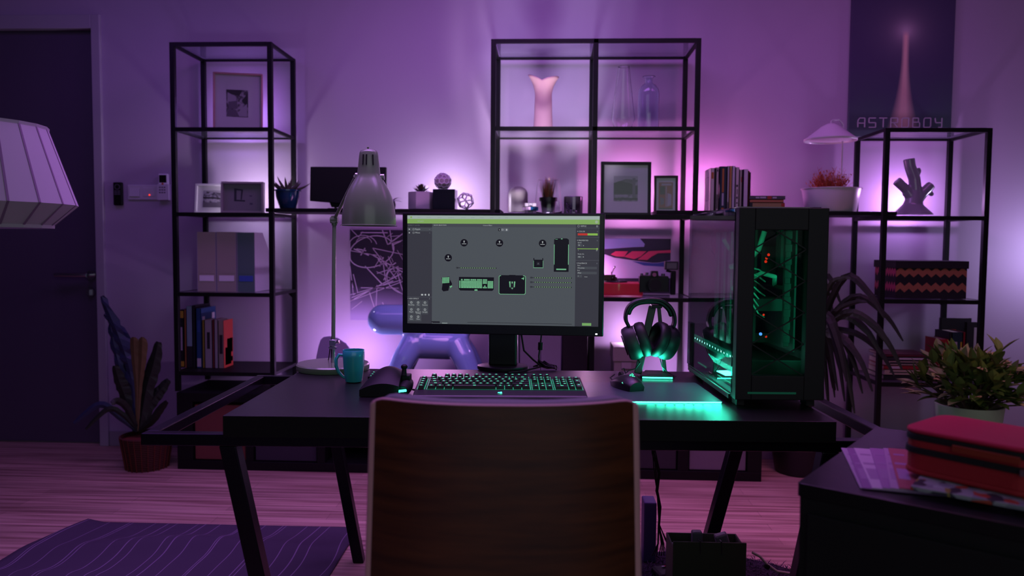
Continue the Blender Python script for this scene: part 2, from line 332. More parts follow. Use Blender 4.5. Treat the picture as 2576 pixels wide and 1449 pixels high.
# rocket trail canvas
x0,z0,x1,z1=wallbox(2146,-14,2391,345); ww,hh=x1-x0,z1-z0
x0-=.01
m_can=mat('canvas_night','#2a2140',.7); nt,b=nodes(m_can)
tc=nt.nodes.new('ShaderNodeTexCoord'); sp=nt.nodes.new('ShaderNodeSeparateXYZ'); nt.links.new(tc.outputs['Object'],sp.inputs[0])
def mth(op,a,bb=None,cl=False):
    n=nt.nodes.new('ShaderNodeMath'); n.operation=op; n.use_clamp=cl
    for i,v in enumerate((a,bb)):
        if v is None: continue
        if isinstance(v,(int,float)): n.inputs[i].default_value=v
        else: nt.links.new(v,n.inputs[i])
    return n.outputs[0]
nz=nt.nodes.new('ShaderNodeTexNoise'); nz.inputs['Scale'].default_value=7; nt.links.new(tc.outputs['Object'],nz.inputs['Vector'])
u=mth('DIVIDE',sp.outputs['X'],ww); v=mth('DIVIDE',sp.outputs['Z'],hh)
du=mth('SUBTRACT',u,.53); adu=mth('ABSOLUTE',du)
# glow ball at v=.73
r2=mth('ADD',mth('POWER',mth('MULTIPLY',du,1.0),2),mth('POWER',mth('MULTIPLY',mth('SUBTRACT',v,.735),1.46),2))
ball=mth('DIVIDE',1,mth('ADD',1,mth('MULTIPLY',r2,130)))
# trail: narrow at v=.55, widening to the bottom
wid=mth('ADD',.031,mth('MULTIPLY',mth('POWER',mth('SUBTRACT',.60,v,True),2),.34))
tr=mth('MULTIPLY',mth('SUBTRACT',1.25,mth('DIVIDE',adu,wid),True),mth('MULTIPLY',mth('SUBTRACT',.74,v,True),25,True),True)
tr=mth('MULTIPLY',tr,mth('ADD',.55,mth('MULTIPLY',v,.6)))
gr=mth('MULTIPLY',mth('SUBTRACT',.5,v,True),mth('MULTIPLY',nz.outputs['Fac'],2.4),True)
def mixc(f,a,c):
    n=nt.nodes.new('ShaderNodeMix'); n.data_type='RGBA'; nt.links.new(f,n.inputs[0])
    for i,x in ((6,a),(7,c)):
        if isinstance(x,str): n.inputs[i].default_value=lin(x)
        else: nt.links.new(x,n.inputs[i])
    return n.outputs[2]
c=mixc(gr,'#3a3358','#3a5c4e'); c=mixc(mth('MULTIPLY',ball,.6),c,'#e4d0d8'); c=mixc(mth('MULTIPLY',tr,.95),c,'#f4c8b8'); nt.links.new(c,b.inputs['Base Color'])
t=thing('wall_canvas','tall dark canvas print with a glowing vertical vapour trail and the word ASTROBOY','canvas print',(x0,WALLY-.001,z0))
MB().box(0,-.022,0,ww,0,hh).build('canvas',m_can,t,bevel=.002)
LT={'A':[(0,0,0,.75),(0,.75,.25,1),(.25,1,1,1),(1,1,1,0),(-.12,.45,1,.45)],'S':[(1,1,0,1),(0,1,0,.5),(0,.5,1,.5),(1,.5,1,0),(1,0,0,0)],
'T':[(-.1,1,1.05,1),(.5,1,.5,0)],'R':[(0,0,0,1),(0,1,1,1),(1,1,1,.5),(1,.5,0,.5),(.4,.5,1,0)],'O':[(.15,1,1,1),(1,1,1,.15),(1,.15,.85,0),(.85,0,0,0),(0,0,0,.85),(0,.85,.15,1)],
'B':[(0,0,0,1),(0,1,.8,1),(.8,1,.8,.55),(0,.55,.9,.55),(.9,.55,1,.4),(1,.4,1,0),(1,0,0,0)],'Y':[(0,1,.1,.5),(.1,.5,1,.5),(1,1,1,0),(1,0,.5,0)]}
tx=MB(); lx0,lx1=(2170-2148)/245,(2380-2148)/245; pitch=(lx1-lx0)/8
for i,ch in enumerate('ASTROBOY'):
    bx=(lx0+i*pitch)*ww; bz=hh*(345-322)/359; lw=pitch*ww*.62; lh=.047
    for (a,b_,c_,d_) in LT[ch]: tx.bar((bx+a*lw,-.0232,bz+b_*lh),(bx+c_*lw,-.0232,bz+d_*lh),.0045,.002,up=(0,1,0))
tx.build('lettering',mat('poster_letter','#c9c0cd',.6),t)

# ------------------------------------------------------------------ low cube cabinet under the shelves
FY=3.72
cx0=P(447,1190,FY).x; cx1=P(1915,1218,FY).x; CH=.385
cab=thing('cube_cabinet','long low black cube cabinet standing on the floor under the metal shelves','cabinet',(cx0,FY,0))
cwid=cx1-cx0
def lx(px): return P(px,1120,FY).x-cx0
cells=[(lx(485),lx(618)),(lx(637),lx(797))]
r0=lx(1541); cells_r=[(r0,lx(1706)),(lx(1733),lx(1882))]
mid0=cells[-1][1]+.04; mid1=r0-.045; nmid=4; mw=(mid1-mid0-.035*(nmid-1))/nmid
cells += [(mid0+i*(mw+.035),mid0+i*(mw+.035)+mw) for i in range(nmid)] + cells_r
c=MB(); c.box(0,0,CH-.045,cwid,.36,CH); c.box(0,0,0,cwid,.36,.045); c.box(0,.352,.045,cwid,.36,CH-.045); prev=0
for a,e in cells: c.box(prev,0,.045,a,.352,CH-.045); prev=e
c.box(prev,0,.045,cwid,.352,CH-.045); c.build('carcass',m_blkwood,cab,bevel=.002)
cellcols=[('#703a34','red brown'),('#34303a','charcoal'),None,None,None,None,('#343436','dark grey'),('#77727a','pale grey')]
for (a,e),cc in zip(cells,cellcols):
    if not cc: continue
    bx=MB(); bx.box(a+.006,.012,.048,e-.006,.33,CH-.06)
    o=bx.build('storage_box',mat('fabric_box_'+cc[1].replace(' ','_'),cc[0],.85,bump=.2,bscale=400),None,bevel=.004,loc=(cx0,FY,0))
    tag(o,cc[1]+' fabric storage box in the '+{'red brown':'leftmost','charcoal':'second from left','dark grey':'second from right','pale grey':'rightmost'}[cc[1]]+' cell of the low black cabinet','box','fabric boxes in the cube cabinet')
# ------------------------------------------------------------------ shelf units
m_gl=glassmat('shelf_glass',(.86,.87,.93),.03,1.45,.10,(.30,.30,.36)); LV=[.485,.88,1.275,1.69,2.10]
PW=.023
def shelf_unit(x0,x1,y0,depth,levels,zb,label,mid=None,solid=()):
    t=thing('shelf_unit',label,'shelf',(x0,y0,zb),0)
    W=x1-x0; H=levels[-1]-zb
    for i,x in enumerate([0,W-PW]+([mid-x0-PW/2] if mid else [])):
        for y in (0,depth-PW): MB().box(x,y,0,x+PW,y+PW,H).build('post',m_black,t,bevel=.001)
    for z in levels:
        zz=z-zb; r=MB()
        r.box(PW,0,zz-.019,W-PW,.016,zz); r.box(PW,depth-.014,zz-.012,W-PW,depth,zz)
        r.box(0.002,PW,zz-.015,.016,depth-PW,zz); r.box(W-.016,PW,zz-.015,W-.002,depth-PW,zz)
        if mid: r.box(mid-x0-.008,PW,zz-.019,mid-x0+.008,depth-PW,zz)
        r.build('rail',m_black,t)
        s=MB(); zt=zz-.0005 if z!=levels[-1] else zz+.004
        bays=[(.019,W-.019)] if not mid else [(.019,mid-x0-.009),(mid-x0+.009,W-.019)]
        for a,e in bays:
            s=MB().box(a,.017,zt-.007,e,depth-.017,zt); s.build('glass_shelf' if z not in solid else 'shelf_board',m_gl if z not in solid else m_blkwood,t)
    # corner gussets on the back posts below the second shelf
    for x,sg in ((PW,1),(W-PW,-1)):
        zz=LV[1]-zb-.019; MB().prism([(x,zz),(x+sg*.028,zz),(x,zz-.028)][::sg],depth-.014,depth-.004).build('bracket',m_black,t)
    return t
ltx0=P(429,330,FY+.03).x; ltx1=P(685,330,FY+.03).x
shelf_unit(ltx0,ltx1,FY+.03,.36,LV,CH,'tall narrow black metal shelf with glass shelves nearest the door',solid=(LV[0],))
ctx0=P(1234,320,FY).x; ctx1=P(1760,320,FY).x; ctm=P(1497,320,FY).x
shelf_unit(ctx0,ctx1,FY,.37,LV[1:],CH,'wide two-bay black metal shelf with glass shelves behind the monitor',ctm)
rtx0=P(2224,440,FY).x; rtx1=P(2493,440,FY).x
shelf_unit(rtx0,rtx1,FY,.37,[.09,.49,.885,1.278,1.685],0,'shorter black metal shelf with glass shelves at the far right',solid=(.09,))
BT=1.298
def board(px0,px1,label):
    a=P(px0,530,FY+.03).x; e=P(px1,530,FY+.03).x
    tag(MB().box(0,0,0,e-a,.30,.018).build('bridge_board',m_blkwood,None,bevel=.001,loc=(a,FY+.03,BT-.018)),label,'shelf board')
LZ=BT; board(668,1258,'long black board bridging the narrow left shelf and the wide middle shelf')
board(1652,2257,'long black board bridging the wide middle shelf and the right shelf')
# ------------------------------------------------------------------ shelf contents
def X(px,py,Y): return P(px,py,Y).x
def photo_mat(name,scale=40,dark='#3a3338',light='#b9b0b8',thr=.5,seed=0):
    m=mat(name,dark,.5); nt,b=nodes(m); tc=nt.nodes.new('ShaderNodeTexCoord'); mp=nt.nodes.new('ShaderNodeMapping'); mp.inputs['Location'].default_value=(seed,seed,seed)
    nt.links.new(tc.outputs['Object'],mp.inputs[0]); v=nt.nodes.new('ShaderNodeTexNoise'); v.inputs['Scale'].default_value=scale; v.inputs['Detail'].default_value=6; nt.links.new(mp.outputs[0],v.inputs['Vector'])
    rp=nt.nodes.new('ShaderNodeValToRGB'); rp.color_ramp.elements[0].position=thr-.08; rp.color_ramp.elements[1].position=thr+.10
    rp.color_ramp.elements[0].color=lin(dark); rp.color_ramp.elements[1].color=lin(light); nt.links.new(v.outputs['Fac'],rp.inputs[0]); nt.links.new(rp.outputs[0],b.inputs['Base Color']); return m
m_mount=mat('picture_mount','#d2ced4',.7); m_dphoto=mat('photo_dark','#2b272e',.6); m_lphoto=mat('photo_light','#a9a2ad',.6)
m_pane=glassmat('picture_glass',(.97,.97,.98),.03,1.45)
def pframe(label,px0,px1,py0,py1,Y,z,fmat,bw,pic,picbox,yaw=0,lean=5,depth=.018,recess=.004,group=None,mount=None):
    x0=X(px0,py1,Y); x1=X(px1,py1,Y); W=x1-x0; H=P((px0+px1)/2,py0,Y+.02).z-z
    t=thing('picture_frame',label,'picture frame',((x0+x1)/2,Y,z+.0015+depth*math.sin(R(lean))),yaw,group); t.rotation_euler=(-R(lean),0,yaw)
    f=MB(); f.box(-W/2,0,0,W/2,depth,bw); f.box(-W/2,0,H-bw,W/2,depth,H); f.box(-W/2,0,bw,-W/2+bw,depth,H-bw); f.box(W/2-bw,0,bw,W/2,depth,H-bw)
    f.box(-W/2+.003,depth-.003,.003,W/2-.003,depth,H-.003); f.build('moulding',fmat,t,bevel=.0015)
    MB().box(-W/2+bw,depth-.006,bw,W/2-bw,depth-.004,H-bw).build('mount',mount or m_mount,t)
    MB().box(-W/2+bw,recess,bw,W/2-bw,recess+.001,H-bw).build('glass_pane',m_pane,t)
    a,b_,c_,d_=picbox; g=MB(); yy=depth-.0065
    w2,h2=W,H; X0,Z0,X1,Z1=-W/2+a*W,b_*H,-W/2+c_*W,d_*H
    g.box(X0,yy,Z0,X1,yy+.001,Z1,0)
    for q in pic[1]:                                # shapes in picture units
        pts=[(X0+(X1-X0)*u,Z0+(Z1-Z0)*v) for u,v in q[1:]]
        g.prism(pts,yy-.0005-.0001*pic[1].index(q),yy,'xz',q[0])
    g.build('photograph',[pic[0],m_dphoto,m_lphoto,mat('photo_mid','#6b6370',.6)],t)
    # easel strut
    MB().bar((0,depth,H*.55),(0,depth+.035,.004),.03,.003).build('back_strut',m_blk,t)
    return t
ph1=photo_mat('photo_interior',55,'#4a424c','#a8a0aa',.5,1); ph2=photo_mat('photo_street',60,'#3c3444','#a79fb2',.47,3); ph3=photo_mat('photo_hill',50,'#5f5a62','#9a96a0',.55,5)
pframe('rose-gold framed black and white photo on the upper glass shelf of the tall left unit',540,657,184,322,3.93,LV[3],mat('rose_wood','#b5808a',.45),.0085,(ph1,[(1,(0,1),(.75,1),(.6,.78),(.0,.85)),(2,(.05,.9),(.05,.5),(.45,.5),(.45,.75)),(3,(.1,.55),(.5,.6),(.5,.3),(.1,.3)),(1,(1,.9),(1,.35),(.7,.6)),(2,(.5,.15),(.95,.5),(.95,.02),(.5,.02)),(3,(0,.02),(.1,.3),(.45,.25),(.6,.02))]),(.26,.26,.70,.72),yaw=R(14),lean=4)
pframe('white framed photo of a row of houses half hidden behind the pale box frame',487,582,463,529,3.98,LV[2],mat('white_frame','#c4bfca',.5),.012,(ph2,[(2,(0,1),(1,1),(1,.75),(.4,.9),(0,.96)),(1,(0,.62),(.9,.55),(.9,.50),(0,.52)),(3,(0,.3),(1,.26),(1,0),(0,0)),(2,(.1,.46),(.2,.46),(.2,.34),(.1,.34)),(2,(.3,.46),(.4,.46),(.4,.34),(.3,.34)),(2,(.5,.46),(.6,.46),(.6,.34),(.5,.34))]),(.20,.22,.92,.78),yaw=R(-3),lean=6)
pframe('pale deep box frame with a small sketch standing in front of another white frame',556,660,459,531,3.86,LV[2],mat('cream_frame','#a8a39f',.55),.010,(mat('cream_paper','#9c9894',.7),[(1,(.18,.9),(.26,.9),(.26,.35),(.18,.35)),(1,(.18,.9),(.45,.86),(.45,.80),(.2,.83)),(1,(.42,.86),(.48,.86),(.44,.42),(.40,.42)),(1,(.2,.42),(.55,.4),(.55,.34),(.2,.36)),(3,(.7,.62),(.8,.6),(.78,.55),(.7,.56)),(3,(.72,.3),(.82,.28),(.8,.2),(.7,.22))]),(.15,.12,.85,.88),yaw=R(4),lean=3,depth=.035,recess=.004,mount=mat('cream_paper','#9c9894',.7))
pframe('large square black frame with a small black and white landscape photo on the middle shelf',1511,1638,408,531,3.90,LV[2],mat('black_frame','#0d0b10',.4),.0155,(ph3,[(2,(0,1),(1,1),(1,.85),(.5,.88),(0,.72)),(1,(0,.72),(.25,.80),(.6,.74),(1,.60),(1,.28),(0,.28)),(3,(.78,.92),(.90,.92),(.90,.2),(.78,.2)),(2,(.05,.25),(.6,.25),(.6,.18),(.05,.18)),(1,(0,.12),(1,.14),(1,.05),(0,.06))]),(.26,.27,.74,.74),yaw=R(2),lean=3)
pframe('small dark red frame with a reddish photo beside the large black frame',1645,1705,443,526,3.93,LV[2]+.001,mat('dark_red_frame','#2a0f16',.4),.0115,(mat('photo_red','#8e3a34',.6),[(2,(.2,.95),(.9,.95),(.9,.88),(.2,.88)),(1,(.1,.85),(.45,.85),(.45,.55),(.1,.55)),(2,(.5,.85),(.56,.85),(.56,.1),(.5,.1)),(2,(.62,.6),(.9,.55),(.9,.15),(.6,.1)),(3,(.1,.45),(.4,.4),(.4,.2),(.15,.15)),(1,(0,0),(1,0),(1,.06),(0,.06))]),(.20,.17,.80,.84),yaw=R(-2),lean=3)

# vases
Y=3.86
def lathe_thing(name,label,cat,px,py,Y,z,prof,m,group=None,n=36,solid=0,rotz=0):
    mb=MB(); mb.cap1=False; mb.lathe(prof,n); o=mb.build(name,m,None,smooth=1,loc=(X(px,py,Y),Y,z+.001),ang=50,rotz=rotz)
    if solid:
        s=o.modifiers.new('shell','SOLIDIFY'); s.thickness=solid; s.offset=-1
    return tag(o,label,cat,group)
s_=S(1368,Y)
m_pink=mat('pink_ceramic','#cba2a8',.18,coat=.4)
def vase_fn(u,v):
    th=2*PI*v; h=(334-200)*s_; r0=19*s_
    k=u
    lip=max(0,(k-.62)/.38)
    r=r0*(1.12-.32*k+.12*k*k) + lip**2.0*r0*1.05*(.30+.70*abs(math.cos(th+.15)))
    # fold where one petal wraps over the other
    r*=1+.05*math.cos(2*th)*(1-lip)
    z=h*k + lip*(-.024+.026*abs(math.cos(th+.15))) + (.006*math.cos(th-2.8))*lip
    return (r*math.cos(th),r*math.sin(th)*.9,z)
vo=MB().grid(vase_fn,24,48).build('vase',m_pink,None,smooth=1,loc=(X(1366,330,Y),Y,LV[3]+.001),ang=60)
sm=vo.modifiers.new('shell','SOLIDIFY'); sm.thickness=.004; sm.offset=-1
tag(vo,'pink ceramic vase with a flared petal-shaped rim on the upper shelf','vase')
bm_=MB(); bm_.cap1=True; bm_.lathe([(18*s_,0),(18*s_,.006)],32)
m_clear=mat('clear_glass','#ffffff',.02); m_blueg=mat('blue_glass','#f0f5ff',.03)
for m__ in (m_clear,m_blueg): m__.node_tree.nodes['Principled BSDF'].inputs['Transmission Weight'].default_value=1.0; m__.node_tree.nodes['Principled BSDF'].inputs['IOR'].default_value=1.45
s_=S(1567,Y)
lathe_thing('glass_carafe','tall clear glass vase with an angular shoulder and narrow neck on the upper shelf','vase',1567,330,Y,LV[3],[(.0005,.001),(19*s_,.002),(20*s_,.004),(30*s_,.054),(29.5*s_,.060),(14.5*s_,155*s_),(14.5*s_,158*s_)],m_clear,solid=.003,n=40)
s_=S(1630,3.9)
lathe_thing('glass_bottle','pale blue glass bottle with a flared lip beside the clear vase','bottle',1630,333,3.90,LV[3],[(.0005,.004),(24*s_,.001),(26.5*s_,.006),(27*s_,.015),(27*s_,95*s_),(25*s_,105*s_),(19*s_,114*s_),(11*s_,119*s_),(9.5*s_,122*s_),(9.5*s_,131*s_),(11*s_,133*s_),(16*s_,136*s_),(16*s_,137*s_)],m_blueg,solid=.003,n=40)
# items on the middle shelf
Y=3.86; s_=S(1303,Y)
t=thing('domed_canister','frosted grey domed canister on a round white base on the middle shelf','canister',(X(1303,530,Y),Y,LV[2]+.001))
mb=MB(); mb.lathe([(26*s_,0),(29*s_,.003),(29*s_,.007),(26*s_,.010)],36); mb.build('base_plate',m_white,t,smooth=1)
hh=(530-460)*s_+.004
prof=[(24.5*s_,.0105)]+[(24.5*s_,.012+(hh-.012-22*s_)*k/4) for k in range(5)]+[(24.5*s_*math.cos(a),hh-22*s_+22*s_*math.sin(a)) for a in [PI/2*k/9 for k in range(1,10)]]
prof[-1]=(.0003,hh); MB().lathe(prof,40).build('dome',mat('frosted_grey','#8d8884',.4),t,smooth=1,ang=60)
Y=3.78; s_=S(1335,Y)
# puzzle cube with its middle layer turned
t=thing('puzzle_cube','small twisted puzzle cube with white and blue stickers on the middle shelf','puzzle cube',(X(1334,535,Y),Y,LV[2]+.001),R(4))
cs=28*s_/3; lay=[]
stw=mat('sticker_white','#8f8a90',.4); stb=mat('sticker_blue','#14507c',.4); stp=mat('sticker_pale','#c9a8c8',.4)
for k in range(3):
    mb=MB(); rz=R(45) if k==1 else 0; mb.T=Matrix.Rotation(rz,4,'Z')
    h2=1.5*cs
    mb.box(-h2,-h2,k*cs+.0003,h2,h2,(k+1)*cs-.0003,0)
    for fc in range(4):
        mb.T=Matrix.Rotation(rz+fc*PI/2,4,'Z')
        mi=1 if k!=1 else (2 if fc in(0,) else 3)
        for i in range(3): mb.box(-h2+i*cs+.001,-h2-.0005,k*cs+.0014,-h2+(i+1)*cs-.001,-h2,(k+1)*cs-.0014,mi)
    mb.T=Matrix.Rotation(rz,4,'Z')
    if k==2:
        for i in range(3):
            for j in range(3): mb.box(-h2+i*cs+.001,-h2+j*cs+.001,3*cs-.0003,-h2+(i+1)*cs-.001,-h2+(j+1)*cs-.001,3*cs+.0003,1)
    mb.build('cube_layer',[m_blk,stw,stb,stp],t)
# dry grass in a pot under a glass dome
Y=3.87; s_=S(1380,Y)
t=thing('grass_pot','dark pot of dry orange grass standing inside an open clear glass shade','potted grass',(X(1379,530,Y),Y,LV[2]+.001))
mb=MB(); mb.lathe([(15*s_,.006),(20*s_,.006+32*s_),(22.5*s_,.006+32*s_),(23*s_,.006+41*s_),(20*s_,.006+41*s_),(19*s_,.006+36*s_),(.001,.006+35*s_)],28); mb.build('pot',mat('dark_glazed_pot','#2a2530',.25),t,smooth=1)
g=MB(); rr=random.Random(3)
for i in range(150):
    a=rr.uniform(0,2*PI); rad=rr.uniform(0,14)*s_; sp=rr.uniform(0,.35)
    g.leaf((rad*math.cos(a),rad*math.sin(a),.006+35*s_),(sp*math.cos(a),sp*math.sin(a),1),rr.uniform(25,60)*s_,.004,rr.uniform(0,.15),5,mi=rr.choice([0,0,1,2]),wide=.3)
g.build('grass',[mat('grass_rust','#a4552f',.7),mat('grass_tan','#b08a50',.7),mat('grass_dark','#4a3326',.7)],t)
mb=MB(); mb.open(False,False); mb.lathe([(36*s_,.003),(35*s_,.02),(30*s_,70*s_),(26*s_,88*s_),(25*s_,88.6*s_)],40)
o=mb.build('glass_dome',m_clear,None,smooth=1,loc=(X(1379,530,Y),Y,LV[2]+.002)); sd=o.modifiers.new('shell','SOLIDIFY'); sd.thickness=.002
tag(o,'open clear glass shade standing over the pot of dry orange grass','glass shade')
# pierced metal candle holder
Y=3.83; s_=S(1441,Y)
m_mir=mat('smoky_mirror','#6a5f70',.12,.9)
mb=MB(); n=48; rw=12; r0=24*s_; hh=46*s_; vs=[];fs=[]; rr=random.Random(11)
holes=[(rr.uniform(0,2*PI),rr.uniform(.12,.8),rr.uniform(2.2,4.6)) for _ in range(26)]
def cand(u,v): th=2*PI*v; return (r0*math.cos(th),r0*math.sin(th),hh*u)
NU,NV=26,120
for i in range(NU+1):
    for j in range(NV): vs.append(cand(i/NU,j/NV))
for i in range(NU):
    for j in range(NV):
        th=2*PI*(j+.5)/NV; z=(i+.5)/NU; ok=True
        for a,hz_,hr in holes:
            da=(th-a+PI)%(2*PI)-PI
            if (da*r0/s_)**2/(hr*.7)**2+((z-hz_)*46)**2/hr**2<1: ok=False;break
        if ok: fs.append((i*NV+j,i*NV+(j+1)%NV,(i+1)*NV+(j+1)%NV,(i+1)*NV+j))
mb.add(vs,fs); mb.lathe([(r0,0),(.0005,.0005)],40)
o=mb.build('candle_holder',m_mir,None,smooth=1,loc=(X(1442,533,Y),Y,LV[2]+.001)); sd=o.modifiers.new('shell','SOLIDIFY'); sd.thickness=.0015
tag(o,'shiny pierced metal candle holder with irregular cut-out spots','candle holder')

# ------------------------------------------------------------------ books
rr=random.Random(21)
m_page=mat('book_pages','#b5ab9c',.8)
def book(W,H,D,cov,label,loc,rotz=0,spine=None,group=None,lean=0,marks=(),flat=False,art=None):
    """upright book, spine towards -y; W thickness, H height, D depth"""
    t=thing('book',label,'book',loc,rotz,group); 
    if lean: t.rotation_euler=(0,R(lean),rotz)
    c=MB(); c.box(0,0,0,W,.0018,H); c.box(0,0,0,.0018,D,H); c.box(W-.0018,0,0,W,D,H)
    for (a,b_,z0,z1,mi) in marks: c.box(W*a,-.0006,H*z0,W*b_,0,H*z1,mi)
    mats=[cov]+(spine or [])
    if art:
        for (y0,y1,z0,z1,mi) in art: c.box(W,D*y0,H*z0,W+.0005,D*y1,H*z1,mi)
    c.build('cover',mats,t)
    MB().box(.0019,.002,.003,W-.0019,D-.004,H-.003).build('pages',m_page,t)
    return t
def flatbook(L,T,D,cov,label,loc,rotz=0,spine=None,marks=(),group=None):
    """lying book, spine towards -y"""
    t=thing('book',label,'book',loc,rotz,group)
    c=MB(); c.box(0,0,0,L,.0018,T); c.box(0,0,0,L,D,.0018); c.box(0,0,T-.0018,L,D,T)
    for (a,b_,z0,z1,mi) in marks: c.box(L*a,-.0006,T*z0,L*b_,0,T*z1,mi)
    c.build('cover',[cov]+(spine or []),t); MB().box(.003,.002,.0019,L-.003,D-.004,T-.0019).build('pages',m_page,t); return t
def cm(h): return mat('cover_'+h.strip('#'),h,.5)
inks=[mat('ink_yellow','#b49a2a',.5),mat('ink_pale','#b9b2bd',.5),mat('ink_dark','#201a26',.5),mat('ink_red','#a8372a',.5),mat('ink_orange','#b06a30',.5),mat('ink_blue','#2b4f8e',.5)]
# left tower, bottom shelf
Y=3.86; z=LV[0]
LB=[('#16121a',(452,464),(797,938),'black book with yellow bands at both ends, leftmost on the low shelf',[(0,1,.86,.98,1),(0,1,.02,.11,1),(.35,.7,.3,.7,2)]),
('#8c5a35',(464,470),(797,938),'thin brown book right of the black and yellow one',[]),
('#7f9aa6',(470,485),(788,938),'tall pale blue book with a dark lower spine',[(0,1,.0,.35,3)]),
('#1d1a26',(485,493),(786,938),'tall near-black book beside the pale blue one',[]),
('#1f4574',(495,508),(793,938),'tall blue book with white blocks on its cover',[(.2,.8,.6,.8,6),(.1,.9,.02,.16,2)]),
('#8f7f2e',(509,515),(822,938),'thin yellow green book in the low shelf row',[]),
('#9b929a',(515,534),(822,938),'pale grey paperback in the low shelf row',[(.3,.7,.4,.75,3)]),
('#7a2f33',(535,540),(820,938),'thin red book between two pale paperbacks',[]),
('#a199a0',(540,549),(820,938),'slim pale paperback left of the tan one',[]),
('#93857c',(550,564),(822,938),'tan paperback with a red and grey mountain picture on its cover',[(.2,.8,.3,.7,3)])]
for i,(h,(a,b_),(p0,p1),lab,mk) in enumerate(LB):
    xa,xb=X(a,940,Y),X(b_,940,Y); H=(p1-p0+3)*S(a,Y); D=.175 if p0<800 else .115
    art=[(.0,.999,0,1,4),(.15,.8,.05,.42,3),(.35,.95,.3,.6,2),(.7,.95,.10,.2,2)] if i==9 else ([(.72,.92,.80,.90,2),(.08,.25,.78,.86,2)] if i==4 else None)
    book(xb-xa-.0012,H,D,cm(h),lab,(xa,Y+rr.uniform(0,.008),z+.001),0,inks,'books on the low left shelf',marks=mk,art=art)
# magazine files
def mfile(px0,px1,py0,Y,z,col,name,lab,tagcol):
    xa,xb=X(px0,738,Y),X(px1,738,Y); W=xb-xa-.002; H=P(px0,py0,Y).z-z; D=.24
    t=thing('magazine_file',lab,'magazine file',(xa,Y,z+.001),0,'magazine files')
    c=MB(); sp=[(0,0),(D,0),(D,H*.55),(.11,H),(0,H)]
    c.prism(sp,0,.003,'yz',1); c.prism(sp,W-.003,W,'yz',1); c.box(.003,0,0,W-.003,.003,H); c.box(.003,D-.003,0,W-.003,D,H*.5); c.box(.003,.003,0,W-.003,D-.003,.003)
    c.build('file_body',[mat('file_'+name,col,.75,bump=.1,bscale=300),mat('file_side_lit','#a9a5b4',.7)],t)  # side panels paler than the front, lamplight put into their colour
    MB().box(W*.12,-.001,H*.30,W*.88,0,H*.365).build('emboss_panel',mat('file_'+name+'_dark',col,.6),t)
    MB().box(W*.12,-.002,H*.175,W*.88,0,H*.27).build('label_card',tagcol,t)
    return t
lc=mat('label_card_white','#fbf6ff',.6); lb=mat('label_card_blue','#4a68c8',.6)
mfile(497,545.5,584,3.83,LV[1],'#b0a89c','taupe','taupe magazine file with a white label, leftmost on the left shelf',lc)
mfile(546,596.5,584,3.83,LV[1],'#b0a89c','taupe','taupe magazine file with a white label, between the other two files',lc)
mfile(597,643,585,3.83,LV[1],'#63807e','slate','slate green magazine file with a blue label on the left shelf',lb)
# upright books right bridge board
Y=3.80; z=BT
RB=[('#a79f9a',(1786,1796),423,'pale book with a pink framed picture cover, leftmost upright on the right board',[(.2,.8,.75,.9,5)]),
('#241620',(1796,1800),424,'thin near-black book second from the left on the right board',[]),
('#9a8f8c',(1800,1807),421,'slim grey book with a dark vertical title',[(.3,.7,.05,.38,3),(.3,.7,.9,.95,3)]),
('#15192e',(1809,1827),419,'thick dark navy book with orange lettering and an orange square',[(.35,.6,.42,.95,5),(.35,.6,.12,.40,2),(.3,.65,.02,.07,5)]),
('#8a8886',(1828,1834),418,'slim grey green book right of the navy one',[(.3,.7,.04,.2,3)]),
('#9c8a55',(1834,1840),418,'yellow and tan slim book in the upright row',[(0,.5,.3,.95,5)]),
('#95939a',(1840,1848),418,'light grey book in the middle of the upright row',[]),
('#9b948f',(1849,1858),421,'pale book with black symbols down its spine',[(.2,.7,.55,.60,3),(.4,.6,.38,.5,3),(.25,.7,.28,.33,3),(.3,.7,.17,.20,3),(.2,.7,.05,.08,3)]),
('#7f7d72',(1859,1866),427,'olive grey book near the right end of the row',[(.6,.9,.7,.82,4)]),
('#4e3358',(1866.5,1869),427,'very thin dark purple book between two pale ones',[]),
('#a097a0',(1869.5,1881),426,'plain pale lilac book near the right end of the row',[]),
('#9c5a3c',(1881.5,1884),430,'thin orange brown book second from the right end',[]),
('#2b3048',(1884.5,1887),434,'very thin dark blue book at the right end of the row',[])]
for i,(h,(a,b_),p0,lab,mk) in enumerate(RB):
    xa,xb=X(a,525,Y),X(b_,525,Y); H=P(a,p0,Y).z-z
    h='#'+''.join('%02x'%min(255,int(int(h[k:k+2],16)*1.28)) for k in (1,3,5))
    t=book(xb-xa-.0006,H,.15,cm(h),lab,(xa,Y+rr.uniform(0,.004),z+.001),0,inks,'upright books on the right board',marks=mk)
    if i==0:
        W=xb-xa; f=MB(); D=.15
        for (y0,y1,z0,z1) in ((.3,.75,.80,.81),(.3,.75,.25,.26),(.3,.32,.26,.80),(.73,.75,.26,.80)): f.box(-.0006,D*y0,H*z0,0,D*y1,H*z1)
        f.build('cover_print',mat('ink_pinkish','#9a6b84',.5),t)
Y=3.80
zz=BT+.001
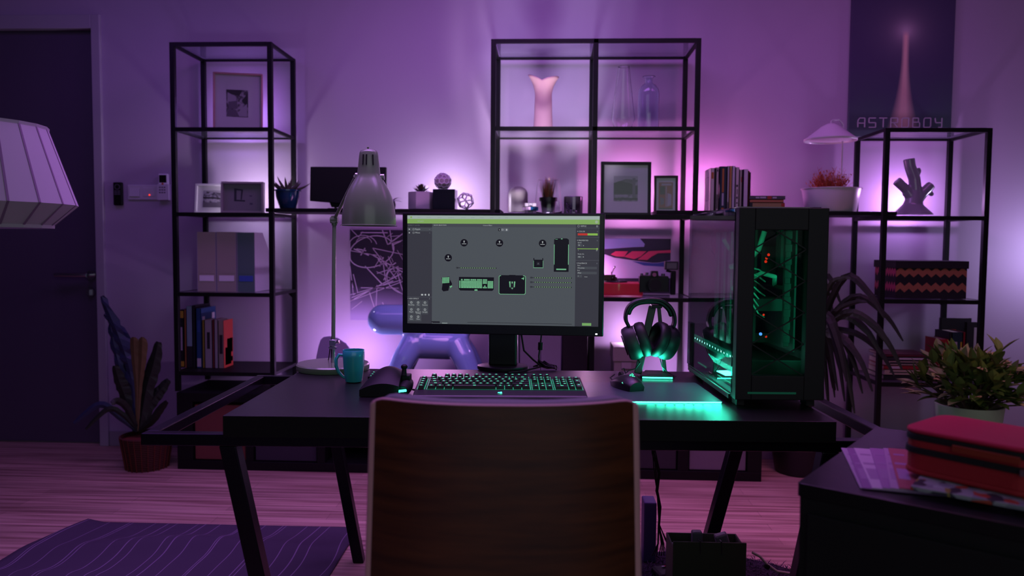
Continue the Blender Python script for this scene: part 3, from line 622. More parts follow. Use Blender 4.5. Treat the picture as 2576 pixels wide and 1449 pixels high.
for (a,b_,T,h,lab,mk) in [(1884,1989,.0135,'#4d4a50','grey mottled book at the bottom of the lying stack',[(.5,.6,.2,.8,5),(.8,.9,.2,.8,2)]),(1886,1974,.027,'#a08a58','thick yellow paperback in the lying stack',[(0,.08,0,1,3),(.3,.9,.05,.2,2),(.9,1,.3,.9,4)]),(1886,1971,.0145,'#b0704c','orange book second from the top of the lying stack',[]),(1884.5,1975,.0175,'#4b4d52','dark grey book with white title on top of the lying stack',[(.18,.28,.3,.7,2),(.30,.46,.3,.75,2),(.5,.62,.1,.9,4),(.65,.76,.3,.7,2)])]:
    xa,xb=X(a,520,Y),X(b_,520,Y)
    flatbook(xb-xa,T,.14,cm(h),lab,(xa,Y,zz),0,inks,mk,'lying books on the right board'); zz+=T+.0005
# ------------------------------------------------------------------ left board things
Y=3.83; s_=S(725,Y); xx=X(724,527,Y)
t=thing('potted_aloe','blue glazed bowl planter with a spiky aloe on the left bridge board','plant',(xx,Y,BT+.001))
mb=MB(); mb.lathe([(16*s_,0),(19*s_,.003),(24*s_,15*s_),(28*s_,28*s_),(29.5*s_,42*s_),(33*s_,43*s_),(33*s_,46*s_),(29*s_,46*s_),(27*s_,42*s_),(.001,41*s_)],36)
mb.build('bowl',mat('blue_glaze','#163a5c',.18,coat=.5),t,smooth=1)
g=MB(); rr=random.Random(9)
for (dx,dz,l) in [(-1.15,.85,48),(-1,.55,38),(-.55,1.1,42),(-.35,1.3,40),(.05,1.4,30),(.35,1.3,40),(.75,1.1,36),(1.2,.7,40),(1.3,.45,52),(.9,.9,34),(-.8,.8,34),(.2,1.2,26),(-.2,1.0,28)]:
    a=rr.uniform(-.6,.6); d=Vector((dx,a,dz)).normalized(); p=Vector((dx*7*s_,a*8*s_,42*s_)); pts=[p]; dd=d.copy(); q=p.copy()
    for k in range(6): dd=(dd+Vector((0,0,.10))).normalized() if k>2 else dd; q=q+dd*l*s_/6; pts.append(q)
    g.tube(pts,[4.2*s_,4.4*s_,3.8*s_,3.0*s_,2.2*s_,1.3*s_,.3*s_],7)
    for k in range(1,6):
        for sg in(-1,1): g.leaf(pts[k],Vector((-d.z*sg,0,d.x*sg)),4.5*s_,1.5*s_,0,2)
g.build('aloe_leaves',mat('aloe_green','#4c4a3c',.55),t,smooth=1)
# all in one tilted display on board
Y=3.88; t=thing('tilted_display','black flat display seen from behind on the left board, partly hidden by the desk lamp','display',(X(852,527,Y),Y,BT+.001),R(0))
s_=S(870,Y); a0=(X(780,500,Y)-t.location.x); a1=(X(972,500,Y)-t.location.x)
z0=P(782,506,Y).z-BT; z1=P(782,420,Y).z-BT
mb=MB(); mb.prism([(a0,z0),(a1,z0-.030),(a1+.001,z1-.001),(a0+.004,z1)],-.006,.012,'xz'); mb.build('display_panel',mat('matte_black','#060608',.6),t,bevel=.003)
mb=MB(); cxx=X(842,520,Y)-t.location.x; mb.prism([(cxx-.02,0.012),(cxx+.015,0.012),(cxx+.05,.045),(cxx-.032,.040)],.012,.03,'xz'); mb.box(cxx-.03,-.02,0,cxx+.06,.06,.006); mb.cyl((cxx,.02,.006),(cxx,.02,.03),.008); mb.build('display_stand',mat('matte_black','#060608',.6),t,bevel=.001)
# air plant
Y=3.83; t=thing('air_plant','pale spiky air plant on the left board just right of the lamp shade','plant',(X(985,525,Y),Y,BT+.001)); s_=S(985,Y)
mb=MB(); mb.lathe([(9*s_,0),(11*s_,12*s_),(9*s_,20*s_),(7*s_,20*s_),(.001,18*s_)],20); mb.build('pot',mat('dark_glazed_pot','#2a2530',.25),t,smooth=1)
g=MB(); rr=random.Random(4)
for i in range(13):
    a=i*2.4; dx=math.cos(a); g.leaf((dx*4*s_,math.sin(a)*4*s_,19*s_),(dx,math.sin(a),rr.uniform(.2,1)),rr.uniform(24,38)*s_,4.5*s_,rr.uniform(.5,1.1),7)
g.build('leaves',mat('air_plant_leaf','#8b8796',.5),t)
# hexagon concrete planter + succulent
Y=3.83; s_=S(1059,Y)
t=thing('succulent_planter','pale hexagonal concrete planter with a small pointed succulent','plant',(X(1060,527,Y),Y,BT+.001),R(16))
h=(527-484)*s_; r=33*s_
mb=MB(); mb.lathe([(r*.96,0),(r,.001),(r,h),(r*.86,h),(r*.84,h-.008),(.001,h-.008)],6); mb.build('planter',mat('concrete','#c0bbc0',.8,bump=.15,bscale=200),t,bevel=.001)
g=MB()
for k in range(44):
    a=k*2.39996; e=.25+k/34*1.25; d=(math.cos(a)*math.cos(e),math.sin(a)*math.cos(e),math.sin(e)); g.leaf((0,0,h-.006),d,(27-.1*k)*s_,7.5*s_,-.3,5,fold=.5,mi=k%3==0 and 1 or 0)
g.build('succulent',[mat('succulent_green','#39453a',.5),mat('succulent_rust','#80553c',.5)],t)
# marble block
Y=3.82; s_=S(1120,Y); w_=55*s_; h=(527-478)*s_
m_mb=mat('black_marble','#0e0c12',.12,var=.5,vscale=30,coat=.5); 
o=MB().box(-w_/2,-w_/2,0,w_/2,w_/2,h).build('stone_block',m_mb,None,bevel=.0015,loc=(X(1120,527,Y),Y,BT+.001)); tag(o,'polished black stone cube carrying the white lattice ball','stone block')
# lattice ball: icosphere wire
def wire_ball(name,lab,cat,loc,r,sub,wr,mname,col,rot=(0,0,0),squash=1):
    import bmesh
    b=bmesh.new(); bmesh.ops.create_icosphere(b,subdivisions=sub,radius=r); 
    me=bpy.data.meshes.new(name)
    # dual mesh: join face centres around every vertex
    mb=MB(); mb.T=Euler(rot).to_matrix().to_4x4()
    fc=[f.calc_center_median().normalized()*r for f in b.faces]
    for i,f in enumerate(b.faces): f.index=i
    for e in b.edges:
        f1,f2=e.link_faces; p,q=fc[f1.index],fc[f2.index]; m_=((p+q)/2).normalized()*r*1.0
        mb.tube([p,m_,q],wr,7)
    for p in fc: mb.sph(p,wr*1.15,8,6)
    b.free(); bpy.data.meshes.remove(me)
    return tag(mb.build(name,mat(mname,col,.5),None,smooth=1,loc=loc,ang=60),lab,cat)
r_=20.5*s_
t=wire_ball('lattice_ball','white ball with a raised honeycomb lattice resting on the black stone cube','ornament',(X(1114,460,Y),Y,BT+h+r_+.0015),r_,2,.0023,'lattice_white','#efe9f0')
MB().sph((0,0,0),r_*.9,24,16).build('inner_globe',mat('globe_core','#c8b4c0',.5),t,smooth=1)
s_=S(1170,Y); r_=20*s_
wire_ball('geometric_ornament','pale open geometric wire ball ornament beside the black stone cube','ornament',(X(1171,515,Y),Y,BT+r_+.0045),r_,1,.0036,'lattice_white','#efe9f0',(.3,.2,.4))
# ------------------------------------------------------------------ planter with grow lamp, right board
Y=3.87; s_=S(2090,Y); t=thing('planter_bowl','round white planter bowl with orange moss-like plants on the right board','plant',(X(2089,530,Y),Y,BT+.001))
h=(530-470)*s_; 
mb=MB(); mb.lathe([(60*s_,0),(61*s_,.002),(71*s_,h-.003),(74*s_,h-.003),(74*s_,h),(70*s_,h),(68*s_,h-.02),(.001,h-.02)],48); mb.build('bowl',mat('planter_white','#e2dee2',.35,coat=.2),t,smooth=1)
g=MB(); rr=random.Random(8)
for i in range(190):
    a=rr.uniform(0,2*PI); ra=rr.uniform(0,30)*s_; e=rr.uniform(.5,1.5); l=rr.uniform(22,62)*s_*(.6+.4*math.sin(e))
    p=Vector((-4*s_+ra*math.cos(a),ra*math.sin(a),h-.012)); d=Vector((math.cos(a)*math.cos(e),math.sin(a)*math.cos(e),math.sin(e))); q=p+d*l*.6
    g.tube([p,q,q+(d+Vector((rr.uniform(-.5,.5),0,.4)))*l*.3],[.0011,.0009,.0004],4,mi=i%2)
    for k in range(4):
        qq=p+d*l*(.35+.18*k); g.leaf(qq,(rr.uniform(-1,1),rr.uniform(-1,1),rr.uniform(.2,1)),9*s_,2.6*s_,0,3,mi=i%2)
g.build('orange_plant',[mat('rust_plant','#a8431c',.6),mat('rust_plant_light','#b8662e',.6)],t)
t=thing('grow_lamp','white plant lamp with a conical shade on a thin pole above the planter bowl','lamp',(X(2115,500,Y+.03),Y+.03,BT+.001+h-.015))
zt=P(2112,300,Y).z-t.location.z; 
xs=X(2089,350,Y)-t.location.x; zs=P(2090,352,Y).z-t.location.z; zc=P(2090,311,Y).z-t.location.z
MB().tube([(0,0,0),(0,0,zs+.02),(-.002,-.005,zs+.075)],.0035,10).build('pole',m_white,t,smooth=1)
MB().tube([(-.002,-.005,zs+.075),(-.012,-.012,zt-.012),(-.027,-.02,zt),(xs+.012,-.028,zt-.004),(xs+.002,-.03,zc+.012),(xs,-.03,zc-.004)],.0042,10).build('gooseneck',m_white,t,smooth=1)
mb=MB(); mb.open(False,False); mb.T=Matrix.Translation((xs,-.03,0)); mb.lathe([(64*s_,zs-.006),(64*s_,zs+.004),(60*s_,zs+.008),(22*s_,zc-.014),(8*s_,zc),(.001,zc+.001)],44)
o=mb.build('shade',mat('planter_white','#e2dee2',.35),t,smooth=1); sd=o.modifiers.new('shell','SOLIDIFY'); sd.thickness=.002
MB().cyl((xs,-.03,zs-.001),(xs,-.03,zs+.004),50*s_,n=36).build('diffuser',mat('diffuser_white','#d8ccd8',.5),t,smooth=1)
# coral branch ornament
Y=3.84; s_=S(2300,Y); x0_=X(2296,538,Y); z=1.278
def rp_(px,py,dy=0): q=P(px,py,Y); return (q.x-x0_,dy,q.z-z)
mb=MB(); 
mb.tube([rp_(2296,541),rp_(2297,515),rp_(2303,480),rp_(2300,450),rp_(2289,420),rp_(2286,400)],[50*s_,24*s_,15*s_,14.5*s_,14*s_,14*s_],20)
mb.tube([rp_(2297,505),rp_(2280,478),rp_(2255,455)],[16*s_,12*s_,12*s_],16); mb.tube([rp_(2300,510),rp_(2320,488),rp_(2343,465)],[17*s_,13*s_,11.5*s_],16)
mb.tube([rp_(2302,450),rp_(2312,430)],[8*s_,6*s_],12); mb.sph(rp_(2311,428),6*s_); mb.tube([rp_(2285,490),rp_(2276,488)],[8*s_,6*s_],12); mb.sph(rp_(2276,489),6*s_); mb.tube([rp_(2330,478),rp_(2343,489)],[7*s_,6*s_],12); mb.sph(rp_(2343,489),6*s_)
o=mb.build('branch_vase',mat('grey_ceramic','#94929e',.2,coat=.6),None,smooth=1,loc=(x0_,Y,z+.001),ang=50)
rm=o.modifiers.new('remesh','REMESH'); rm.mode='VOXEL'; rm.voxel_size=.0035; rm.use_smooth_shade=True
sm=o.modifiers.new('soft','SMOOTH'); sm.iterations=6; sm.factor=.5
tag(o,'glossy grey ceramic vase shaped like a branching tree stump on the right unit','vase')
# zigzag box
Y=3.80; z=.885
xa,xb=X(2253,750,Y),X(2431,750,Y); wl_=xb-xa; H=P(2340,657,Y).z-z; D=.24
t=thing('storage_box','lidded black storage box with tan and pink zigzag bands on the right unit','box',(xa-.03,Y,z+.001),R(0)); t.location.x=X(2252,750,Y)
zg=MB(); zg.box(0,0,0,wl_,D,H*.86,0)
nz_=8; 
for bz in (.16,.56):
    for k in range(nz_):
        xm=wl_*(k+.5)/nz_; hw=wl_/nz_/2; a=H*.11; zc_=H*bz; th=H*.17
        zg.add([(xm-hw,-.0008,zc_),(xm,-.0008,zc_+a*.9),(xm,-.0008,zc_+a*.9+th),(xm-hw,-.0008,zc_+th)],[(0,1,2,3)],1); zg.add([(xm,-.0008,zc_+a*.9),(xm+hw,-.0008,zc_),(xm+hw,-.0008,zc_+th),(xm,-.0008,zc_+a*.9+th)],[(0,1,2,3)],1)
    for k in range(9):
        ym=D*(k+.5)/9; hw=D/18; a=H*.11; zc_=H*bz; th=H*.17
        zg.add([(-.0008,ym-hw,zc_),(-.0008,ym,zc_+a),(-.0008,ym,zc_+a+th),(-.0008,ym-hw,zc_+th)],[(3,2,1,0)],2); zg.add([(-.0008,ym,zc_+a),(-.0008,ym+hw,zc_),(-.0008,ym+hw,zc_+th),(-.0008,ym,zc_+a+th)],[(3,2,1,0)],2)
zg.build('box_body',[mat('box_black','#17151a',.8),mat('zigzag_tan','#a8694c',.8),mat('zigzag_pink','#a8405f',.8)],t)
MB().box(-.006,-.006,H*.80,wl_+.006,D+.006,H).build('lid',mat('lid_black','#1a191d',.8,bump=.1,bscale=300),t,bevel=.002)
# books low on right unit
Y=3.80; z=.49; zz=z+.001
for (a,b_,T,D_,h,lab,mk) in [(2222,2350,.023,.2,'#141216','black book at the bottom of the pile on the right unit',[]),(2225,2345,.026,.2,'#b3a494','cream book second from the bottom of the pile',[(.1,.8,.4,.6,3)]),(2222,2340,.020,.18,'#8a1a22','red book in the middle of the pile on the right unit',[(.1,.35,.2,.8,2)]),(2226,2338,.022,.2,'#a89a90','pale book with grey lettering above the red one',[(.1,.9,.3,.7,3)]),(2228,2336,.018,.16,'#24222c','dark book with a pale band near the top of the pile',[(.3,.9,.3,.8,2)]),(2224,2340,.012,.19,'#55162a','thin wine red book on top of the pile on the right unit',[])]:
    xa,xb=X(a,950,Y),X(b_,950,Y); flatbook(xb-xa,T,D_,cm(h),lab,(xa,Y,zz),0,inks,mk,'lying books on the right unit'); zz+=T+.0005
xq=X(2352,940,3.83)
for i,(wq,hq,h,lab,mk) in enumerate([(.045,.20,'#8e1420','bright red upright book on the right unit',[]),(.012,.235,'#1a1420','thin black book between the red one and the striped one',[]),(.05,.235,'#16303c','dark teal upright book with pale and yellow stripes',[(.1,.5,.2,.8,2),(.8,.95,.1,.8,1)]),(.012,.235,'#7e1626','thin dark red book right of the striped one',[])]):
    book(wq,hq,.14,cm(h),lab,(xq,3.80,z+.001),0,inks,'upright books on the right unit',marks=mk); xq+=wq+.001
t=book(.15,.285,.02,cm('#15121a'),'wide black box-like album at the back of the right unit',(X(2375,940,3.95),4.0,z+.001),0,inks,'upright books on the right unit',marks=[(.3,.5,.45,.8,4)])
t=book(.075,.27,.02,cm('#1c1a20'),'tall black album with small pale marks at the right end of the right unit',(X(2428,940,3.95),3.955,z+.001),0,inks,'upright books on the right unit',marks=[(.5,.7,.5,.9,2)])
# ------------------------------------------------------------------ centre unit, middle-low shelf (right bay)
Y=4.03; z=LV[1]
xa,xb=X(1440,740,Y),X(1685,740,Y); zb_,zt_=P(1600,741,Y+.0).z,P(1600,600,Y).z; zb_=max(zb_,z+.002)
t=thing('art_print','wide art print with sweeping red, blue and lilac shapes leaning behind the camera','art print',(xa,Y,zb_),0)
W,H=xb-xa,zt_-zb_
MB().box(0,0,0,W,.004,H).build('print_sheet',mat('print_purple','#2c2140',.5),t)
def U(px,py): q=P(px,py,Y); return (q.x-xa,q.z-zb_)
def cl(pts): return [(min(max(a,0),W),min(max(b_,0),H)) for a,b_ in pts]
pb=mat('print_blue','#8c8fd0',.5); pr=mat('print_red','#d03a6a',.5); pw=mat('print_lilac','#b7a6d6',.5); pd=mat('print_deep','#3f4a9a',.5)
mb=MB(); 
mb.prism(cl([U(1440,600),U(1610,600),U(1622,614),U(1620,621),U(1590,622),U(1440,632)]),-.001,0,'xz',0)
mb.prism(cl([U(1440,645),U(1523,640),U(1545,648),U(1600,656),U(1640,661),U(1655,661),U(1690,655),U(1690,700),U(1440,700)]),-.001,0,'xz',2)
mb.prism(cl([U(1590,657),U(1640,662),U(1655,662),U(1690,656),U(1690,672),U(1620,668)]),-.0015,-.001,'xz',3)
for q in [[(1536,640),(1548,632),(1580,632),(1570,646),(1550,645)],[(1570,646),(1590,632),(1626,632),(1612,645),(1595,652)],[(1604,653),(1632,632),(1690,629),(1690,636),(1655,637),(1640,645),(1628,654)]]:
    mb.prism(cl([U(*p) for p in q]),-.002,-.001,'xz',1)
mb.build('print_shapes',[pb,pr,pw,pd],t)
Y=3.84; s_=S(1570,Y)
xa,xb=X(1440,742,Y),X(1618,742,Y); H=P(1560,712,Y).z-z
o=MB().box(0,0,0,xb-xa,.16,H).build('red_box',mat('red_lacquer','#e0123c',.35,coat=.3),None,bevel=.006,loc=(xa,Y,z+.001)); tag(o,'glossy red box on the shelf beside the film camera','box')
t=thing('display_base','round black display base with dark red toy machine parts on the red box','display base',(X(1548,712,Y+.07),Y+.07,z+H+.0015))
mb=MB(); mb.lathe([(30*s_,0),(31*s_,.003),(28*s_,.008),(.001,.008)],32); mb.build('plinth',m_blk,t,smooth=1)
mb=MB(); mb.cbox((-.035,.01,.022),(.07,.03,.028)); mb.cbox((-.01,-.004,.018),(.03,.022,.02),(0,.3,.2)); mb.cyl((.0,-.02,.013),(.0,-.028,.013),.007,n=14); mb.cyl((-.03,-.02,.013),(-.03,-.028,.013),.007,n=14); mb.build('machine_parts',mat('maroon_paint','#3c0f16',.3),t,bevel=.002)
mb=MB(); mb.tube([(-.018,-.01,.02),(-.02,-.012,.045),(-.006,-.014,.075)],.0028,8); mb.sph((-.02,-.012,.047),.005); mb.sph((-.006,-.014,.076),.005); mb.sph((-.016,-.01,.022),.007); mb.build('steel_arm',m_chrome,t,smooth=1)
# camera with flash
Y=3.85; s_=S(1650,Y); cxm=X(1650,745,Y)
t=thing('film_camera','black film camera with a capped lens on the glass shelf left of the headphones','camera',(cxm,Y,z+.001),R(3))
def c_(px,py): q=P(px,py,Y); return q.x-cxm,q.z-z
def rect(mb,p0,q0,p1,q1,y0,y1,mi=0): a,b_=c_(p0,q0); c2,d2=c_(p1,q1); mb.box(a,y0,min(b_,d2),c2,y1,max(b_,d2),mi)
mb=MB(); 
ax,az=c_(1607,735); bx,bz=c_(1682,695)
mb.prism([(ax,az-.0),(bx,az),(bx,bz-.01),(bx-.004,bz),(ax+.006,bz+.004),(ax,bz-.004)],-.015,.02,'xz'); mb.build('camera_body',mat('camera_black','#0f0f12',.35),t,bevel=.003)
mb=MB(); a1,b1=c_(1634,697); a2,b2=c_(1656,682); mb.prism([(a1,b1),(a2,b1),(a2-.004,b2),(a1+.006,b2)],-.018,.018,'xz'); mb.build('viewfinder_hump',mat('camera_black','#0f0f12',.35),t,bevel=.002)
lx_,lz_=c_(1643,716); mb=MB(); mb.cyl((lx_,-.016,lz_),(lx_,-.055,lz_),16*s_,n=32); mb.cyl((lx_,-.055,lz_),(lx_,-.060,lz_),17*s_,n=32); mb.build('lens_barrel',mat('camera_black','#0f0f12',.35),t,smooth=1)
mb=MB(); mb.cyl((lx_,-.0602,lz_),(lx_,-.062,lz_),14.5*s_,n=32); mb.build('lens_cap',mat('cap_black','#08080a',.6),t,smooth=1)
fx,fz=c_(1644,691); MB().cyl((fx,-.018,fz),(fx,-.025,fz),5*s_,n=20).build('viewfinder_window',mat('pink_glass','#b07c90',.1),t,smooth=1)
mb=MB(); 
for px,py,r in ((1613,692,4.5),(1626,690,5.5),(1668,693,5)): q=c_(px,py); mb.cyl((q[0],0,q[1]-.004),(q[0],0,q[1]+.008),r*s_,n=18)
mb.build('control_dial',mat('dial_silver','#8f8a95',.25,.8),t,smooth=1)
t2=thing('flash_unit','camera flash with a square grey head on a black upright grip beside the film camera','camera flash',(X(1694,745,Y),Y,z+.001)); cxm=t2.location.x
mb=MB(); rect(mb,1686,742,1700,682,-.012,.016); mb.build('grip',m_blk,t2,bevel=.004)
mb=MB(); rect(mb,1671,679,1706,658,-.014,.016); mb.build('flash_head',mat('flash_grey','#3a333c',.5),t2,bevel=.003)
mb=MB(); rect(mb,1676,676,1701,662,-.0155,-.014); mb.build('flash_window',mat('flash_glass','#6a6a6c',.3),t2)
mb=MB(); mb.tube([(c_(1688,684)[0],0,c_(1688,684)[1]),(c_(1676,681)[0],.002,c_(1676,681)[1])],.006,8); mb.build('arm',m_blk,t2)
# ------------------------------------------------------------------ on the cabinet top behind the desk
zc=CH+.001
# dog-shaped stool
Y=3.86; x0_=X(1085,930,Y); s_=S(1085,Y)
def q_(px,py,dy=0): q=P(px,py,Y); return (q.x-x0_,dy,q.z-zc)
mb=MB()
mb.tube([q_(932,811),q_(962,811),q_(1040,811),q_(1085,811)],[39*s_]*4,28); mb.sph(q_(961,811),39.2*s_,28,18); mb.sph(q_(1085,811),39.2*s_,28,18)
mb=MB(); mb.tube([q_(961,811),q_(1000,811),q_(1040,811)],[39.2*s_]*3,28,caps=False); mb.sph(q_(961,811),39.2*s_,28,18); mb.sph(q_(1040,811),39*s_,28,18)
mb.tube([q_(1035,815),q_(1050,862)],[33*s_,34*s_],22); mb.tube([q_(1045,872),q_(1145,874)],[38*s_,38*s_],26); mb.sph(q_(1045,872),38*s_,24,16); mb.sph(q_(1145,874),38*s_,24,16)
for dx,px,px2 in ((-1,1040,1000),(1,1148,1192)):
    for sy in(-1,1): mb.tube([q_(px,868,sy*.02),q_((px+px2)/2,905,sy*.06),q_(px2+6*dx,966,sy*.095)],[32*s_,30*s_,25*s_],20); 
mb.tube([q_(1165,850),q_(1185,825)],[14*s_,11*s_],14); mb.sph(q_(1186,823),11.5*s_)
o=mb.build('dog_stool',mat('blue_gloss_plastic','#7f9fce',.16,coat=.7),None,smooth=1,loc=(x0_,Y+.02,zc),ang=60)
rm=o.modifiers.new('remesh','REMESH'); rm.mode='VOXEL'; rm.voxel_size=.006; rm.use_smooth_shade=True
sm=o.modifiers.new('soft','SMOOTH'); sm.iterations=14; sm.factor=.5
tag(o,'glossy blue dog-shaped plastic stool standing on the low cabinet behind the monitor','stool')
zmin=q_(1000,966)[2]; o.location.z=zc+max(0,-(zmin-.045))+.0
# pale shell
Y=3.70+.12; s_=S(840,Y); x0_=X(840,930,Y)
pts=[(793,975),(793,906),(800,870),(806,848),(814,840),(830,838),(850,843),(870,856),(884,874),(896,898),(900,975)]
mb=MB(); mb.prism([ (P(a,b_,Y).x-x0_, P(a,b_,Y).z-zc) for a,b_ in pts],-.006,.006,'xz')
o=mb.build('rounded_panel',mat('pale_acrylic','#9a8fb4',.35),None,bevel=.003,loc=(x0_,Y,zc-(P(793,975,Y).z-zc)+.001)); tag(o,'pale rounded plastic panel standing behind the desk lamp base','panel')
# file boxes under centre-left
Y=3.84
for i,(a,b_,col,nm,lab) in enumerate([(1300,1306,'#8a8894','grey','thin grey file edge beside the monitor stand'),(1308,1360,'#8a8894','grey','plain grey magazine file right of the monitor stand'),(1361,1412,'#8a8894','grey','grey magazine file with a dark blue label behind the desk')]):
    xa,xb=X(a,900,Y),X(b_,900,Y); H=.36; W=xb-xa-.002
    t=thing('magazine_file',lab,'magazine file',(xa,Y,zc+.0),0,'grey files behind the desk')
    c=MB(); sp=[(0,0),(.22,0),(.22,H*.55),(.11,H),(0,H)]; c.prism(sp,0,.002,'yz'); c.prism(sp,W-.002,W,'yz'); c.box(.002,0,0,W-.002,.002,H); c.box(.002,.218,0,W-.002,.22,H*.55); c.box(.002,.002,0,W-.002,.218,.002)
    c.build('file_body',mat('file_'+nm,col,.75),t)
    if i==2: MB().box(W*.12,-.0015,H*.24,W*.88,0,H*.33).build('label_card',mat('label_card_navy','#343a78',.6),t)
    if i>=1: MB().box(W*.12,-.001,H*.35,W*.88,0,H*.39).build('emboss_panel',mat('file_grey_dark','#7c7a86',.85),t)
xa,xb=X(1415,900,Y),X(1478,900,Y); tag(MB().box(0,0,0,xb-xa,.22,.36).build('document_case',mat('case_black','#151116',.6),None,bevel=.003,loc=(xa,Y,zc)),'tall black document case right of the grey magazine files','case')
# white box with lid behind headphones
Y=3.86; xa,xb=X(1545,925,Y),X(1606,925,Y); H=P(1570,873,Y).z-zc
t=thing('storage_box','small white cardboard box with a lid behind the headphone stand','box',(xa,Y,zc))
MB().box(0,0,0,xb-xa,.20,H*.82).build('box_body',mat('cardboard_white','#9a9490',.8),t,bevel=.002)
MB().box(-.006,-.006,H*.70,xb-xa+.006,.206,H).build('lid',mat('cardboard_white','#9a9490',.8),t,bevel=.002)
MB().box((xb-xa)*.3,-.0075,H*.55,(xb-xa)*.7,-.005,H*.68).build('label_card',mat('label_card_grey','#a8a2a4',.6),t)
# ------------------------------------------------------------------ desk
DZ=.71; DR=R(2.17)
A=PZ(560,1046,DZ); B=PZ(2105,1061,DZ); C_=PZ(755,926,DZ)
DW=(B-A).length; DR=math.atan2((B-A).y,(B-A).x); 
ex=Vector((math.cos(DR),math.sin(DR),0)); ey=Vector((-math.sin(DR),math.cos(DR),0)); DD=(C_-A).dot(ey)
m_desk=mat('desk_top_black','#0a090c',.34,bump=.02,bscale=140,spec=.75)
desk=thing('desk','black trestle desk with a wide metal frame in the middle of the room','desk',(A.x,A.y,0),DR)
m_edgeb=mat('edge_band_black','#060508',.6,spec=.25)
tp_=MB().box(0,0,DZ-.052,DW,DD,DZ,1); tp_.m[1]=0; tp_.build('desk_top',[m_desk,m_edgeb],desk,bevel=.001)
def dl_(p): q=Vector(p)-Vector((A.x,A.y,0)); return Vector((q.dot(ex),q.dot(ey),q.z))
fz=DZ-.053; fl=dl_(PZ(372,1081,fz)).x; fb=dl_(PZ(655,943,fz)).y; ff=.03; frx=DW+.19
fr=MB(); T_=.03
for (a,b_) in [((fl,ff),(frx,ff+.032)),((fl,fb-.03),(frx,fb)),((fl,ff+.032),(fl+.032,fb-.03)),((frx-.032,ff+.032),(frx,fb-.03))]: fr.box(a[0],a[1],fz-T_,b_[0],b_[1],fz)
fr.build('frame',mat('frame_metal','#221d28',.30,.8),desk,bevel=.003)
def leg(px0,py0,px1,py1,yl,wd=.042):
    def on(px,py):
        d=ray(px,py); n=ey; o=Vector((0,0,EYE)); tt=((Vector((A.x,A.y,0))+ey*yl-o).dot(n))/d.dot(n); return dl_(o+d*tt)
    a=on(px0,py0); b_=on(px1,py1); dd=(b_-a); a=a-dd*((a.z-(fz-T_))/dd.z); a=a+Vector((0,0,0)); t=(0.0-a.z)/dd.z; e=a+dd*t
    mb=MB(); w2=wd/2
    zb_=.0115 if px0>1288 else .001
    vs=[(a.x-w2,yl-w2,a.z),(a.x+w2,yl-w2,a.z),(a.x+w2,yl+w2,a.z),(a.x-w2,yl+w2,a.z),(e.x-w2,yl-w2,zb_),(e.x+w2,yl-w2,zb_),(e.x+w2,yl+w2,zb_),(e.x-w2,yl+w2,zb_)]
    mb.add(vs,[(0,1,2,3),(7,6,5,4),(4,5,1,0),(5,6,2,1),(6,7,3,2),(7,4,0,3)]); mb.build('leg',mat('frame_metal','#221d28',.30,.8),desk,bevel=.003)
leg(577,1108,653,1449,.05); leg(2086,1120,2026,1400,.05); leg(846,1108,907,1430,fb-.05,.038); leg(1852,1120,1776,1400,fb-.05,.046)

def D(px,py,z=DZ): return PZ(px,py,z)
def DS(px,py): q=D(px,py); return (q-D(px+1,py)).length     # metres per pixel on the desk there
G1='#19d8a4'
m_green=mat('green_led','#0a3a2c',.4,emit=(.05,1.0,.62),es=4.5); m_green_dim=mat('green_led_dim','#0a3a2c',.4,emit=(.03,.75,.38),es=.9)
m_gkey=mat('key_glow','#0a3a2c',.4,emit=(.05,.80,.45),es=.55)
def DL(kind,name,p,e,c,**k): return lamp(kind,name,p,e,c,**k)
# ------------------------------------------------------------------ monitor
mpx=D(1265,929); mon=thing('monitor','wide black monitor showing a grey lighting control program','monitor',(mpx.x,mpx.y,DZ+.001),R(-3.1))
q0=P(1268,690,mpx.y-.07); s_=S(1268,mpx.y-.07)
W=508*s_; H=305*s_; zc=q0.z-DZ; xo=(P(1267,690,mpx.y-.07)-mpx).x
MB().box(xo-W/2,-.085,zc-H/2,xo+W/2,-.045,zc+H/2).build('bezel',mat('bezel_black','#08080b',.3),mon,bevel=.003)
MB().box(xo-W*.3,-.045,zc-H*.32,xo+W*.3,-.015,zc+H*.25).build('rear_housing',m_blk,mon,bevel=.012)
# screen: photo crop pixels (4.261 per photo pixel) -> metres
sw=W*(2078/2155*.985); SX=sw/2078; sh=1178*SX; sx0=xo-sw/2; sz1=zc+H/2-.0088
scr=MB()
def ui(x,y): return sx0+(x-105)*SX, sz1-(y-122)*SX
UD=[0]
def urect(x0,y0,x1,y1,mi,lay=1):
    a,b_=ui(x0,y0); c,d=ui(x1,y1); y=-.0853-.00012*lay
    scr.add([(a,y,d),(c,y,d),(c,y,b_),(a,y,b_)],[(0,1,2,3)],mi)
def upoly(pts,mi,lay=2):
    y=-.0853-.00012*lay; q=[ui(*p) for p in pts]; scr.add([(a,y,b_) for a,b_ in q],[tuple(range(len(q)))],mi)
def ucirc(x,y,r,mi,lay=2,r2=0,n=24):
    if not r2: upoly([(x+r*math.cos(-2*PI*k/n),y+r*math.sin(-2*PI*k/n)) for k in range(n)],mi,lay)
    else:
        for k in range(n):
            a,b_=-2*PI*k/n,-2*PI*(k+1)/n; upoly([(x+r*math.cos(a),y+r*math.sin(a)),(x+r*math.cos(b_),y+r*math.sin(b_)),(x+r2*math.cos(b_),y+r2*math.sin(b_)),(x+r2*math.cos(a),y+r2*math.sin(a))],mi,lay)
def utext(s,x,y,h,mi,lay=4,al='LEFT',sx=1.0): a,b_=ui(x,y); scr.text(s,h*SX*1.38,(a,-.0853-.00012*lay,b_),None,mi,align=al,sx=sx)
